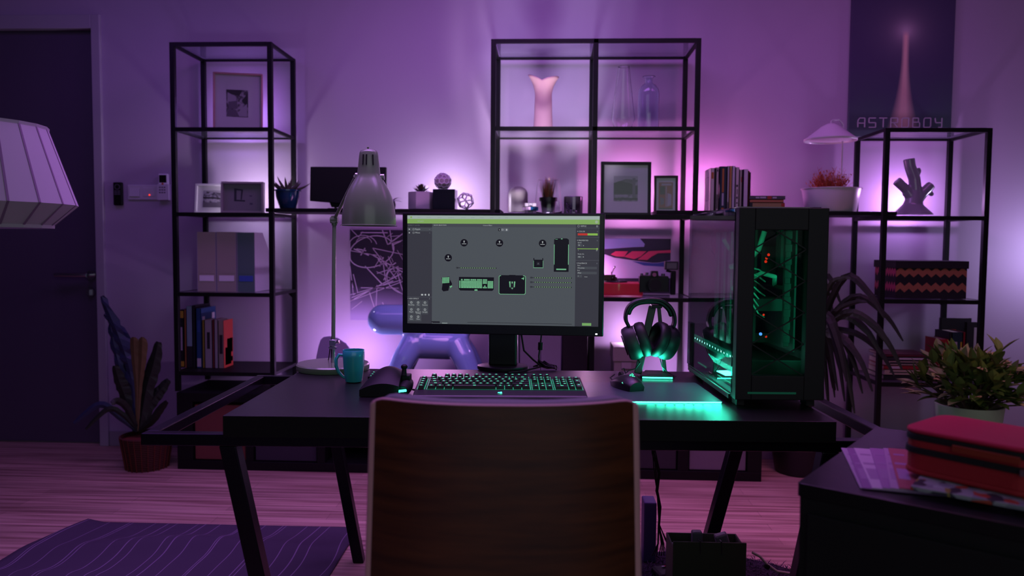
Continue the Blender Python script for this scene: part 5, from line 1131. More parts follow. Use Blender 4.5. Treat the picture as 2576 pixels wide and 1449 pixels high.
# axis of each cup points inwards (towards the other cup), faces turned towards the desk front
cup(1603,858,R(-20),R(-6),1); cup(1668,858,R(20)+PI,R(22),-1)
mb=MB(); mb.tube([hq(1580,817),hq(1582,828,.004),hq(1590,838,.004)],.0022,8); mb.tube([hq(1695,818),hq(1692,830,.004),hq(1684,836,.004)],.0022,8); mb.tube([hq(1577,817),hq(1576,828,.0),hq(1582,840)],.0018,8); mb.build('wire_hanger',m_chrome,hd,smooth=1)
cb=MB(); cb.tube([hq(1604,900,.0),hq(1608,912,-.01),hq(1596,925,-.02),hq(1578,928,-.03),hq(1567,936,-.04),hq(1562,946,-.05),hq(1572,940,-.03),hq(1566,922,-.03),hq(1560,925,-.03)],.0018,7); cb.build('cable',m_blk,hd,smooth=1)
cb=MB(); cb.tube([hq(1660,900,.0),hq(1666,922,.0),hq(1678,935,-.01),hq(1694,948,-.02),hq(1697,955,-.03),hq(1686,960,-.05),hq(1672,962,-.07)],.0018,7)
for v in cb.v: v.z=max(v.z,.004)
cb.build('cable',m_blk,hd,smooth=1)
# ------------------------------------------------------------------ computer tower
f0=D(1842,1022); f1=D(2046,1024); PR=YAW; t=thing('computer_tower','black computer tower with a glass side and a lattice front window','computer',(f0.x,f0.y,DZ+.001),PR)
PWd=.226; PH=.518; PD=.52; z0=.022
m_case=mat('case_black','#040405',.5,spec=.2); m_smoke=glassmat('smoked_glass',(.42,.47,.48),.015,1.9)
sh=MB(); sh.box(0,0,z0,PWd,PD,z0+.012); sh.box(0.004,0,PH-.012,PWd,PD,PH); sh.box(PWd-.008,0,z0+.012,PWd,PD,PH-.012); sh.box(.004,PD-.008,z0+.012,PWd-.008,PD,PH-.012); sh.box(.0,.002,z0+.012,.012,.02,PH-.012); sh.build('chassis',m_case,t,bevel=.002)
MB().box(-.0035,.006,z0+.012,-.0005,PD-.004,PH-.002).build('side_glass',m_smoke,t)
MB().box(.006,.004,PH+.0005,PWd-.006,PD-.004,PH+.0035).build('top_panel',glassmat('top_glass',(.35,.35,.4),.03,1.6,.5,(.05,.05,.06)),t)
# front fascia with opening
wx0,wx1=.040,.176; wz0,wz1=.085,PH-.057
fa=MB(); fa.box(-.002,-.03,z0,wx0,0,PH); fa.box(wx1,-.03,z0,PWd+.002,0,PH); fa.box(wx0,-.03,z0,wx1,0,wz0); fa.box(wx0,-.03,wz1,wx1,0,PH)
fa.build('front_fascia',m_case,t,bevel=.002)
lat=MB(); hw=(wx1-wx0); nX=3.5; stp_=(wz1-wz0)/4.6
for k_ in range(-1,6):
    zz=wz0+k_*stp_
    def clip(a,b_):
        (x0,z0_),(x1,z1_)=a,b_
        def cutz(x0,z0_,x1,z1_,zc,keep_above):
            return x0+(x1-x0)*(zc-z0_)/(z1_-z0_),zc
        if max(z0_,z1_)<=wz0 or min(z0_,z1_)>=wz1: return None
        if z0_<wz0: x0,z0_=cutz(x0,z0_,x1,z1_,wz0,1)
        if z1_<wz0: x1,z1_=cutz(x0,z0_,x1,z1_,wz0,1)
        if z0_>wz1: x0,z0_=cutz(x0,z0_,x1,z1_,wz1,1)
        if z1_>wz1: x1,z1_=cutz(x0,z0_,x1,z1_,wz1,1)
        return (x0,z0_),(x1,z1_)
    for a,b_ in (((wx0,zz),(wx1,zz+stp_)),((wx1,zz),(wx0,zz+stp_))):
        c=clip(a,b_)
        if c: lat.bar((c[0][0],-.018,c[0][1]),(c[1][0],-.018,c[1][1]),.0028,.003,up=(0,1,0))
lat.build('lattice',m_case,t)
MB().box(wx0,-.008,wz0,wx1,-.006,wz1).build('front_window',glassmat('window_glass',(.62,.70,.68),.02,1.12),t)
MB().box(.030,-.0315,z0+.016,.155,-.0302,z0+.021).build('front_strip',mat('green_led_faint','#0a3a2c',.4,emit=(.02,.45,.25),es=.07),t)
for x in (.012,PWd-.03):
    for y in (.03,PD-.05): MB().box(x,y-.025,0,x+.022,y+.02,z0).build('foot',m_case,t,bevel=.002)
MB().box(-.006,.02,z0-.006,.004,PD-.03,z0+.006).build('side_rail',m_case,t,bevel=.001)
# insides
m_teal=mat('tube_teal','#8ad0bc',.3); m_board=mat('circuit_board','#1c2e2a',.5); m_gcase=mat('inner_panel','#1e2b28',.6)
MB().box(PWd-.035,.10,.13,PWd-.030,PD-.05,PH-.03).build('motherboard',m_board,t)
mb=MB(); 
for i in range(4): mb.box(PWd-.055,.16+i*.012,.36,PWd-.035,.165+i*.012,.47)
mb.box(PWd-.08,.25,.34,PWd-.035,.33,.42); mb.box(PWd-.06,.12,.30,PWd-.035,.3,.31); mb.box(.05,.12,.24,PWd-.03,.36,.275); mb.box(.06,.3,.13,PWd-.03,.42,.16); mb.build('components',m_gcase,t,bevel=.002)
MB().box(.02,.08,z0+.012,PWd-.01,PD-.02,.11).build('power_shroud',mat('shroud_black','#0c0e0e',.5),t,bevel=.003)
def fan(x,y,z,r,ax):
    f=MB(); 
    if ax=='y': f.T=Matrix.Translation((x,y,z))@Matrix.Rotation(PI/2,4,'X')
    else: f.T=Matrix.Translation((x,y,z))@Matrix.Rotation(PI/2,4,'Y')
    f.open(True,True); n=32
    f.lathe([(r,0),(r*1.08,0),(r*1.08,.02),(r,.02),(r,0)],n); f.cyl((0,0,0),(0,0,.018),r*.28,n=16)
    for k_ in range(9):
        a=2*PI*k_/9; f.add([(math.cos(a)*r*.26,math.sin(a)*r*.26,.004),(math.cos(a-.1)*r*.97,math.sin(a-.1)*r*.97,.003),(math.cos(a+.5)*r*.97,math.sin(a+.5)*r*.97,.016),(math.cos(a+.4)*r*.26,math.sin(a+.4)*r*.26,.014)],[(0,1,2,3)])
    return f
fan(.11,PD-.03,.43,.052,'y').build('fan',m_gcase,t,smooth=1)
mb=MB(); mb.tube([(.03,.16,.36),(.07,.14,.375),(.10,.13,.41),(.115,.13,.46)],.0075,12); mb.tube([(.03,.14,.30),(.07,.13,.325),(.11,.13,.345),(.15,.14,.335),(.17,.2,.31)],.0065,12); mb.tube([(.02,.2,.44),(.05,.22,.40),(.12,.25,.38)],.006,10); mb.build('coolant_tube',m_teal,t,smooth=1)
mb=MB(); mb.box(.075,.20,.14,.12,.22,.47); mb.build('drive_cage',m_gcase,t,bevel=.002)
mb=MB(); mb.box(.150,.06,.15,.165,.075,.47)
for i in range(9): mb.box(.148,.058,.16+i*.035,.167,.06,.18+i*.035)
mb.build('cable_cover',m_gcase,t,bevel=.001)
mb=MB()
for i in range(7): mb.tube([(.05+i*.004,.13,.30+i*.012),(.075,.11,.27+i*.015),(.10,.12,.235+i*.02),(.13,.16,.22+i*.02)],.0022,6)
mb.build('power_wires',m_teal,t,smooth=1)
mb=MB()
for i in range(5): mb.box(.041,.05+i*.07,.14,.046,.08+i*.07,.46)
mb.build('side_fins',m_teal,t)
mb=MB()
for i,(x,z) in enumerate([(.090,.388),(.088,.379),(.095,.397),(.048,.41),(.086,.238),(.094,.180),(.05,.25)]): mb.sph((x,.03,z),.0038 if i<3 else .0030,10,8)
mb.build('red_light',mat('red_led2','#400a05',.4,emit='#ff2a12',es=1.4),t)
MB().sph((.076,.02,.188),.0042,10,8).build('blue_light',mat('blue_led','#0a2050',.4,emit='#5090ff',es=3),t)
mb=MB()
for k_ in range(14):
    y=.045+k_*(PD-.12)/13; mb.cbox((.006,y,.125),(.003,.0068,.0068))
mb.build('led_strip',mat('led_bright','#d0fff0',.4,emit=(.25,1.0,.78),es=70),t,bevel=.001)
MB().box(.0045,.035,.113,.0055,PD-.06,.137).build('led_backing',mat('green_led_low','#0a3a2c',.4,emit=(.02,.8,.45),es=.55),t)
mb=MB(); mb.box(.004,.30,z0+.030,.006,.40,z0+.034); mb.box(.004,.03,z0+.028,.006,.17,z0+.032); mb.build('lower_light_bar',m_green_dim,t)
mb=MB(); mb.box(.035,.1,.117,.05,.11,.123); mb.sph((.064,.1,.118),.003,8,6); mb.build('green_light',m_green,t)
tm=t.matrix_basis
ar=DL('AREA','case_side_light',tuple(tm@Vector((.010,.16,.085))),2.6,(.05,1,.62),size=.26,sizey=.03)
ar.rotation_euler=(tm.to_3x3()@Matrix(((0,-math.sin(R(35)),math.cos(R(35))),(1,0,0),(0,math.cos(R(35)),math.sin(R(35)))))).to_euler()
cl1=DL('AREA','case_light',tuple(tm@Vector((.022,.012,.28))),.42,(.05,1,.55),size=.03,sizey=.36); cl1.rotation_euler=(PI/2,0,PR)
cl2=DL('AREA','case_light',tuple(tm@Vector((.20,.012,.28))),.22,(.05,1,.55),size=.03,sizey=.36); cl2.rotation_euler=(PI/2,0,PR)
# ------------------------------------------------------------------ office chair
CT=1.22
fwd=Vector((-math.sin(YAW),math.cos(YAW),0)); rgt=Vector((math.cos(YAW),math.sin(YAW),0))
def CP(px,t_): return rgt*((px-CX)/F*t_)+fwd*t_
c0=CP(1270,CT); ch=thing('office_chair','brown bent-plywood office chair with its back to us in the foreground','chair',(c0.x,c0.y,0),YAW)
ztop=.874
def shell(off,grow=0,top=0):
    def f(u,v):
        a=(u-.5)*2; hw=(.226+grow)*(1+.045*(1-v)); 
        # rounded upper corners
        cr=.05; zz=.40+(ztop+top-.40)*v
        e=max(0,(abs(a)-.86)/.14); zz -= .012*e*e*v**12
        x=hw*math.copysign(min(1,abs(a)),a)
        y=.068*abs(a)**2.6 - .03*(1-v) + off
        y-= .0
        if v<.25: y += (.25-v)**2*1.2
        return (x,y,zz)
    return f
def slab(mb,f,g,nu,nv,mi0,mi1,mi2):
    """solid between two sheets; edge faces get their own material"""
    A_=[f(i/nu,j/nv) for i in range(nu+1) for j in range(nv+1)]; B_=[g(i/nu,j/nv) for i in range(nu+1) for j in range(nv+1)]
    n=len(mb.v); N=len(A_); q=lambda i,j:i*(nv+1)+j
    fs=[(q(i,j),q(i+1,j),q(i+1,j+1),q(i,j+1)) for i in range(nu) for j in range(nv)]
    mb.v += [mb.T@Vector(v) for v in A_+B_]; mb.f += [tuple(n+k for k in f_) for f_ in fs]; mb.m += [mi0]*len(fs)
    mb.f += [tuple(n+N+k for k in reversed(f_)) for f_ in fs]; mb.m += [mi1]*len(fs)
    idx=[q(i,0) for i in range(nu+1)]+[q(nu,j) for j in range(1,nv+1)]+[q(i,nv) for i in range(nu-1,-1,-1)]+[q(0,j) for j in range(nv-1,0,-1)]
    L_=len(idx); mb.f += [(n+idx[k],n+N+idx[k],n+N+idx[(k+1)%L_],n+idx[(k+1)%L_]) for k in range(L_)]; mb.m += [mi2]*L_
m_ven=mat('walnut_veneer','#4a2a1c',.42); nt,b=nodes(m_ven); tc=nt.nodes.new('ShaderNodeTexCoord'); mp=nt.nodes.new('ShaderNodeMapping'); mp.inputs['Scale'].default_value=(2,2,22); nz=nt.nodes.new('ShaderNodeTexNoise'); nz.inputs['Scale'].default_value=3; nz.inputs['Detail'].default_value=5
nt.links.new(tc.outputs['Object'],mp.inputs[0]); nt.links.new(mp.outputs[0],nz.inputs['Vector']); rp=nt.nodes.new('ShaderNodeValToRGB'); rp.color_ramp.elements[0].color=lin('#3a1a0c'); rp.color_ramp.elements[1].color=lin('#5c2e16'); rp.color_ramp.elements[0].position=.3; rp.color_ramp.elements[1].position=.7
nt.links.new(nz.outputs['Fac'],rp.inputs[0]); nt.links.new(rp.outputs[0],b.inputs['Base Color'])
m_edge_sheen=mat('plywood_edge_sheen','#dca4ac',.5); m_leath=mat('grey_leather','#7a7682',.5,bump=.1,bscale=120)
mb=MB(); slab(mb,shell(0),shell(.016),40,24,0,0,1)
for q_i in range(24): mb.m[q_i]=1; mb.m[40*24-1-q_i]=1  # outer side strips reuse the plywood edge colour to paint a pink sheen
mb.build('backrest_shell',[m_ven,m_edge_sheen],ch,smooth=1,bevel=.004,ang=40)
mb=MB(); f1=shell(.0165,-.012,.000); f2=lambda u,v:(lambda p:(p[0],p[1]+.016+.007*math.sin(PI*u)+.003*math.sin(u*17),p[2]+(.004 if v>.98 else 0)))(shell(.024,-.016,-.002)(u,v)); slab(mb,f1,f2,32,20,0,0,0); mb.build('back_cushion',m_leath,ch,smooth=1,bevel=.004,ang=50)
mb=MB(); mb.box(-.225,.03,.395,.225,.47,.412); mb.build('seat_shell',[m_ven],ch,bevel=.006)
mb=MB(); mb.box(-.215,.035,.4125,.215,.46,.455); mb.build('seat_cushion',m_leath,ch,bevel=.015,seg=4)
MB().cyl((0,.25,.09),(0,.25,.395),.025,n=20).build('gas_column',m_chrome,ch,smooth=1)
for k in range(5):
    a=2*PI*k/5+.3; mb=MB(); mb.bar((0,.25,.085),(.27*math.cos(a),.25+.27*math.sin(a),.065),.035,.02); mb.build('base_leg',m_chrome,ch,bevel=.003)
    mb=MB(); mb.cyl((.27*math.cos(a)-.02,.25+.27*math.sin(a),.028),(.27*math.cos(a)+.02,.25+.27*math.sin(a),.028),.027,n=20); mb.build('caster',m_blk,ch,smooth=1)
# ------------------------------------------------------------------ foreground table at right
TZ=.72; a0=PZ(2005,1214,TZ); bk=PZ(2186,1073,TZ); fr_=PZ(2560,1322,TZ)
dirF=(fr_-a0).normalized(); TR=math.atan2(dirF.y,dirF.x); dirL=Vector((-dirF.y,dirF.x,0)); TLn=(bk-a0).dot(dirL)+.01
tb=thing('side_cabinet','dark cabinet cut off by the right edge carrying a red case and magazines','cabinet',(a0.x,a0.y,0),TR)
m_tab=mat('table_black','#120f15',.34,bump=.02,bscale=120,spec=.8)
rad=.02
ct_=MB().prism([(0.0,0.006),(.006,0),(.86,0),(.86,TLn),(0,TLn)],TZ-.024,TZ,'xy',1); ct_.m[1]=0; ct_.m[0]=0; ct_.build('cabinet_top',[m_tab,m_edgeb],tb,bevel=.001)
mb=MB(); mb.add([(.004,.004,TZ-.0245),(.85,.004,TZ-.0245),(.85,TLn-.005,TZ-.0245),(.004,TLn-.005,TZ-.0245),(.006,.004,.5),(.85,.004,.5),(.85,TLn-.005,.5),(.006,TLn-.005,.5),(-.015,.0,.42),(.86,0,.42),(.86,TLn-.005,.42),(-.015,TLn-.005,.42),(-.02,0,.0),(.86,0,.0),(.86,TLn-.005,.0),(-.02,TLn-.005,.0)],
 [(0,1,2,3)]+[(4*k+i+4,4*k+(i+1)%4+4,4*k+(i+1)%4,4*k+i) for k in range(3) for i in range(4)]+[(15,14,13,12)]); mb.build('cabinet_body',mat('cabinet_matt','#0b0b0e',.7,spec=.3),tb,bevel=.002)
MB().box(.02,-.004,.06,.84,.0035,TZ-.05).build('front_panel',mat('cabinet_matt','#0b0b0e',.7,spec=.3),tb,bevel=.002)
def TP(px,py,z=TZ): return PZ(px,py,z)
# fan of booklets
cols_=[('#a58fb0','pale booklet lying lowest and furthest left of the fanned row'),('#8a5f98','violet booklet second from the left of the fanned row'),('#c0a9c8','whitish booklet third from the left of the fanned row'),('#9a70a6','lilac booklet fourth from the left with darker print'),('#a98bb2','patterned pale booklet fifth from the left of the fanned row'),('#a0505c','reddish booklet at the right end of the fanned row')]
for i,(h_,lab) in enumerate(cols_):
    pxa=[2116,2131,2148,2188,2222,2234][i]; pfa=[2164,2170,2194,2220,2240,2262][i]
    zz=TZ+.0008+i*.0016
    p=PZ(pxa,1128,zz); q=PZ(pfa,1229,zz); d=(p-q); L_=d.length; rz=math.atan2(d.y,d.x)-PI/2
    t=thing('booklet',lab,'booklet',(q.x,q.y,zz),rz,'fanned booklets on the side cabinet')
    m2=MB(); m2.box(0,0,0,.135,L_,.0014); m2.mi=1; m2.box(.004,L_*.55,.0014,.03,L_*.6,.0016); m2.box(.004,L_*.2,.0014,.022,L_*.45,.0016); m2.box(.006,L_*.8,.0014,.025,L_*.84,.0016); m2.build('cover',[mat('booklet_'+h_.strip('#'),h_,.5),mat('booklet_print','#9a78a8',.5)],t)
zz=TZ+.011
q=PZ(2290,1233,zz); t=thing('magazine','floral patterned magazine lying under the red case','magazine',(q.x,q.y,zz),TR)
mf2=mat('floral_print','#6f6a78',.5); nt,b=nodes(mf2); tc=nt.nodes.new('ShaderNodeTexCoord'); v_=nt.nodes.new('ShaderNodeTexVoronoi'); v_.inputs['Scale'].default_value=55; nt.links.new(tc.outputs['Object'],v_.inputs['Vector'])
sp=nt.nodes.new('ShaderNodeSeparateColor'); nt.links.new(v_.outputs['Color'],sp.inputs[0]); rp=nt.nodes.new('ShaderNodeValToRGB'); rp.color_ramp.interpolation='CONSTANT'; e=rp.color_ramp.elements; e[0].color=lin('#8f8f98'); e[1].position=.3; e[1].color=lin('#32303c')
for ps,cc in ((.5,'#7a7a88'),(.68,'#a8402e'),(.8,'#8a7a3a'),(.9,'#9aa0a8')): x=e.new(ps); x.color=lin(cc)
nt.links.new(sp.outputs[0],rp.inputs[0]); nt.links.new(rp.outputs[0],b.inputs['Base Color'])
MB().box(0,0,0,.255,.20,.007).build('cover',mf2,t,bevel=.001)
# red zip case
zz=TZ+.0195; q=PZ(2262,1184,zz); rr_=math.atan2(*(lambda v:(v.y,v.x))(PZ(2535,1246,zz)-q)); LC=(PZ(2540,1240,zz)-q).length
t=thing('zip_case','red and black soft zip case on the dark cabinet in the right foreground','case',(q.x,q.y,zz),rr_)
m_red=mat('red_fabric','#b81840',.75,bump=.1,bscale=300); m_redd=mat('dark_red_fabric','#a01822',.75,bump=.1,bscale=300); m_zip=mat('case_black_fabric','#0d0c10',.8)
def rr_poly(x0,y0,x1,y1,r,n=6):
    out=[]
    for cx_,cy_,a0_ in ((x1-r,y0+r,-PI/2),(x1-r,y1-r,0),(x0+r,y1-r,PI/2),(x0+r,y0+r,PI)):
        out += [(cx_+r*math.cos(a0_+PI/2*k/n),cy_+r*math.sin(a0_+PI/2*k/n)) for k in range(n+1)]
    return out
LC=.206; DC=.172; HC=.079
MB().prism(rr_poly(0,0,LC,DC,.03),0,.010,'xy').build('bottom_panel',m_redd,t,bevel=.004)
mb=MB(); mb.prism(rr_poly(.002,.002,LC-.002,DC-.002,.03),.010,.036,'xy'); mb.build('lower_wall',m_redd,t)
mb=MB(); mb.prism(rr_poly(-.001,-.001,LC+.001,DC+.001,.031),.0365,.047,'xy'); mb.build('zip_band',m_zip,t,bevel=.001)
mb=MB(); mb.prism(rr_poly(.002,.002,LC-.002,DC-.002,.03),.0475,HC-.010,'xy',0); mb.build('upper_wall',m_redd,t)
mb=MB(); mb.prism(rr_poly(.0,.0,LC,DC,.03),HC-.020,HC-.009,'xy'); mb.build('piping',m_zip,t,bevel=.002)
def lidf(u,v):
    x=u*LC; y=v*DC; e=min(u,1-u,v,1-v); return (x,y,HC-.009+.012*min(1,e*7)+.006*math.sin(PI*u)*math.sin(PI*v))
top=MB(); top.prism(rr_poly(.0,.0,LC,DC,.03),HC-.0085,HC,'xy'); top.build('lid',m_red,t,bevel=.005,seg=4)
mb=MB(); mb.box(.085,-.0035,.052,.185,.0,.064); mb.build('label_strip',mat('case_orange','#8a2a12',.6),t,bevel=.001)
mb=MB(); mb.box(LC-.02,-.006,.036,LC-.012,-.001,.046); mb.build('zip_pull',m_chrome,t)
# thin pale sheet added for a bright patch at the right edge
q=PZ(2549,1270,TZ+.001); t=tag(MB().box(0,0,0,.16,.21,.0012).build('patch_sheet',mat('patch_white','#b9b2c2',.7),None,loc=(q.x,q.y,TZ+.001),rotz=TR+R(4)),'added pale sheet for a bright patch beside the red case at the right edge','paper')
# white potted plant on a small stand
pt=1.80; c0=CP(2452,pt); z=.60
t=thing('plant_stand','slim black plant stand behind the dark cabinet holding the white pot','plant stand',(c0.x,c0.y,0),TR)
mb=MB(); mb.lathe([(.10,z-.016),(.10,z)],32); mb.build('stand_top',m_blkwood,t)
for k in range(3):
    a=2*PI*k/3+.5; mb=MB(); mb.bar((.08*math.cos(a),.08*math.sin(a),z-.016),(.12*math.cos(a),.12*math.sin(a),0.002),.018); mb.build('leg',m_blkwood,t)
t=thing('potted_plant','leafy green plant in a white tapered pot at the right edge','plant',(c0.x,c0.y,z+.001))
s_=pt/F; hh=P(2452,1018,c0.y).z-z
mb=MB(); mb.lathe([(58*s_,0),(60*s_,.004),(78*s_,hh),(74*s_,hh),(72*s_,hh-.015),(.001,hh-.015)],40); mb.build('pot',mat('pot_cream','#c4c4ae',.45),t,smooth=1)
g=MB(); rr=random.Random(31)
for i in range(190):
    a=rr.uniform(0,2*PI); e=rr.uniform(.05,1.45); ra=rr.uniform(20,140)*s_*math.cos(e*.75); zz=hh+rr.uniform(-.01,.02)+math.sin(e)*.105*rr.uniform(.55,1)
    p=Vector((ra*math.cos(a),ra*math.sin(a),zz)); d=Vector((math.cos(a)*math.cos(e),math.sin(a)*math.cos(e),math.sin(e)*.8+rr.uniform(-.1,.3)))
    if i%3==0: g.tube([(p.x*.2,p.y*.2,hh-.02),(p.x*.7,p.y*.7,(hh+p.z)/2),p],[.0022,.002,.0015],5,mi=2)
    for k in range(3):
        d2=(d+Vector((rr.uniform(-.7,.7),rr.uniform(-.7,.7),rr.uniform(-.3,.5)))).normalized(); g.leaf(p,d2,rr.uniform(38,60)*s_,rr.uniform(19,27)*s_,rr.uniform(.1,.6),5,mi=rr.choice([0,0,1]),tip=.08,fold=.35)
g.build('foliage',[mat('leaf_olive','#5e6e34',.7),mat('leaf_yellowgreen','#93984a',.7),mat('stem_brown','#4a3a28',.7)],t)
# ------------------------------------------------------------------ large shade lamp at far left
lt=2.0; c0=CP(-62,lt); s_=lt/F
t=thing('floor_lamp','large white faceted lamp shade on a floor lamp cut off by the left edge','lamp',(c0.x,c0.y,0),0)
def zy(py): return P(0,py,c0.y).z
zt,zm,zb=zy(312),zy(512),zy(572); n=20
mb=MB(); mb.open(False,False); mb.lathe([(166*s_,zt),(166*s_,zt-.008),(229*s_,zm),(172*s_,zb+.008),(172*s_,zb)],n)
o=mb.build('lamp_shade',mat('shade_paper','#b8aebc',.7),t); sd=o.modifiers.new('shell','SOLIDIFY'); sd.thickness=.0015
mb=MB()
for k in range(n):
    a=2*PI*k/n; c_,s2=math.cos(a),math.sin(a)
    mb.bar((166.5*s_*c_,166.5*s_*s2,zt-.006),(230*s_*c_,230*s_*s2,zm),.0055,.002,up=(c_,s2,0)); mb.bar((230*s_*c_,230*s_*s2,zm),(173*s_*c_,173*s_*s2,zb+.006),.0055,.002,up=(c_,s2,0))
mb.build('shade_rib',mat('shade_rib','#84688a',.7),t)
mb=MB(); mb.open(False,False); mb.lathe([(167*s_,zt-.010),(168*s_,zt+.001),(165*s_,zt+.001),(165*s_,zt-.010)],n); mb.build('rim',mat('shade_paper','#b8aebc',.7),t)
mb=MB(); mb.open(False,False); mb.lathe([(174*s_,zb-.001),(175*s_,zb+.008),(171*s_,zb+.008),(171*s_,zb-.001)],n); mb.build('rim',mat('shade_paper','#b8aebc',.7),t)
MB().cyl((0,0,.02),(0,0,zt-.02),.011,n=14).build('pole',m_blk,t,smooth=1)
mb=MB(); mb.lathe([(.14,0),(.14,.015),(.13,.02),(.001,.022)],40); mb.build('base',m_blk,t,smooth=1)
mb=MB()
for k in range(3): a=2*PI*k/3; mb.cyl((0,0,zt-.02),(165*s_*math.cos(a),165*s_*math.sin(a),zt-.006),.002,n=6)
mb.build('spider',m_blk,t)
# ------------------------------------------------------------------ fern in the basket, left
bq=PZ(344,1190,0); t=thing('potted_fern','tall dark leafed plant in a woven reddish basket beside the door','plant',(bq.x,bq.y+.10,0)); s_=S(344,bq.y+.1)
hh=P(344,1093,bq.y+.1).z
m_bas=mat('basket_weave','#4a241a',.8,bump=.0); 
mb=MB(); n=36
for k in range(17):
    z=.006+k*(hh-.01)/16; r=(46+14*k/16)*s_
    mb.open(False,False); mb.lathe([(r-.003,z-.006),(r+.004,z-.003),(r+.004,z+.003),(r-.003,z+.006)],n)
for k in range(24):
    a=2*PI*k/24; mb.bar((46*s_*math.cos(a)*1.07,46*s_*math.sin(a)*1.07,0),(62*s_*math.cos(a),62*s_*math.sin(a),hh),.003,.004,up=(math.cos(a),math.sin(a),0),mi=1)
mb.cap0=True;mb.cap1=True; mb.lathe([(46*s_,0.001),(46*s_,.004)],n); mb.lathe([(58*s_,hh-.025),(57*s_,hh-.02)],n,mi=1)
mb.build('basket',[m_bas,mat('basket_stake','#6a2e1c',.8)],t)
def ft(px,py,dy=0): q=P(px,py,bq.y+.1+dy); return Vector((q.x-bq.x,dy,q.z))
def ribbon(mb,pts,wd,mi=0,wave=0,seed=0,wprof=None):
    pts=[Vector(p) for p in pts]; rr=random.Random(seed); N=len(pts)
    # resample
    def at(t_):
        f_=t_*(N-1); i=min(int(f_),N-2); a=f_-i; p0=pts[max(i-1,0)];p1=pts[i];p2=pts[i+1];p3=pts[min(i+2,N-1)]
        return .5*((2*p1)+(p2-p0)*a+(2*p0-5*p1+4*p2-p3)*a*a+(3*p1-p0-3*p2+p3)*a**3)
    M_=18; vs=[];fs=[]; st=[at(i/M_) for i in range(M_+1)]
    for i,p in enumerate(st):
        d=(st[min(i+1,M_)]-st[max(i-1,0)]).normalized(); sd=d.cross(Vector((0,1,0)))
        if sd.length<.1: sd=Vector((1,0,0))
        sd.normalize(); t_=i/M_; w_=wd/2*(wprof(t_) if wprof else math.sin(PI*(.08+.86*t_))**.6)
        wv=wave*math.sin(i*1.9+seed); nn=sd.cross(d)
        vs += [p-sd*w_*(1+wv*.4)+nn*(w_*.35+wave*.01*math.sin(i*2.3)),p,p+sd*w_*(1-wv*.4)+nn*(w_*.35-wave*.01*math.sin(i*2.3))]
    for i in range(M_): a=3*i; fs += [(a,a+1,a+4,a+3),(a+1,a+2,a+5,a+4)]
    mb.add(vs,fs,mi)
g=MB(); b0=ft(343,1085)
up=lambda t_: (.12+.88*t_**.9)*(max(.25,1-((t_-.86)/.14)**2*.75) if t_>.86 else 1)
for i,(pts,wd,mi,wv,dy) in enumerate([
 ([(343,1085),(330,950),(300,850),(255,745)],30,1,.6,-.02),([(345,1085),(345,960),(320,860),(262,790)],26,1,.6,.02),([(343,1085),(310,960),(285,860),(275,800)],22,1,.5,.05),
 ([(343,1085),(344,980),(338,900),(336,848)],27,2,.1,-.05),([(346,1085),(350,980),(356,910),(358,848)],27,2,.1,-.05),([(350,1085),(368,980),(385,920),(398,860)],36,0,.2,.0),
 ([(340,1085),(315,1000),(300,960),(288,920)],34,0,.2,-.03),([(350,1085),(375,1020),(400,985),(424,955)],30,0,.2,.03),([(345,1085),(300,1050),(250,1018),(185,1065)],18,1,.1,-.04),([(345,1085),(310,1045),(270,1030),(215,1080)],14,0,.1,-.07),
 ([(345,1085),(320,1030),(296,1010),(280,1015)],20,0,.1,-.09),([(348,1085),(380,1060),(402,1030),(420,1010)],20,0,.1,-.06),([(345,1085),(330,980),(318,930),(305,880)],24,1,.3,.06),([(345,1085),(355,1000),(372,940),(380,900)],26,0,.2,.05)]):
    P3=[ft(px,py,dy*k/(3)) for k,(px,py) in enumerate(pts)]; ribbon(g,P3,wd*s_,mi,wv,i,up if mi==2 else None)
g.build('fronds',[mat('fern_dark','#22291f',.5),mat('fern_blue','#323a58',.45),mat('fern_ochre','#6a5a34',.6)],t)
# ------------------------------------------------------------------ palm in dark pot, right of the tower
cq=PZ(2000,1205,0); cq.y+=.13; t=thing('potted_palm','arching long leafed plant in a large dark pot behind the computer tower','plant',(X(2010,1180,cq.y),cq.y,0)); s_=S(2010,cq.y)
ph=P(2010,1090,cq.y).z
mb=MB(); mb.lathe([(56*s_,0),(60*s_,.006),(78*s_,ph),(73*s_,ph),(70*s_,ph-.02),(.001,ph-.02)],44); mb.build('pot',mat('pot_dark','#111014',.5),t,smooth=1)
def pt_(px,py,dy=0): q=P(px,py,cq.y+dy); return Vector((q.x-t.location.x,dy,q.z))
g=MB(); rr=random.Random(15)
ends=[(2272,858),(2270,930),(2250,945),(2170,990),(2125,1010),(2085,1030),(2060,980),(2110,720),(2075,690),(2140,700),(2225,800),(2215,890),(2195,985),(2150,1040),(2060,900),(2240,870),(2180,760),(2100,1000),(2130,960),(2160,905)]
for i,(ex_,ey_) in enumerate(ends):
    dy=rr.uniform(-.44,-.30) if ex_>2110 else rr.uniform(-.16,.04); st=(2028+rr.uniform(-8,8),ph); hx,hy=2040+(ex_-2040)*.45,min(ey_-60,850)-rr.uniform(0,70) if ey_>760 else ey_+25
    hy=max(hy,700)
    P3=[Vector((pt_(st[0],1000).x,0,ph-.02)),pt_(2035+(ex_-2040)*.12,860,dy*.3),pt_(hx,hy,dy*.7),pt_(2040+(ex_-2040)*.8,(hy+ey_)/2-12,dy*.9),pt_(ex_,ey_,dy)]
    ribbon(g,P3,rr.uniform(13,20)*s_,i%2,.0,i,lambda t_: math.sin(PI*(.06+.90*t_))**.7)
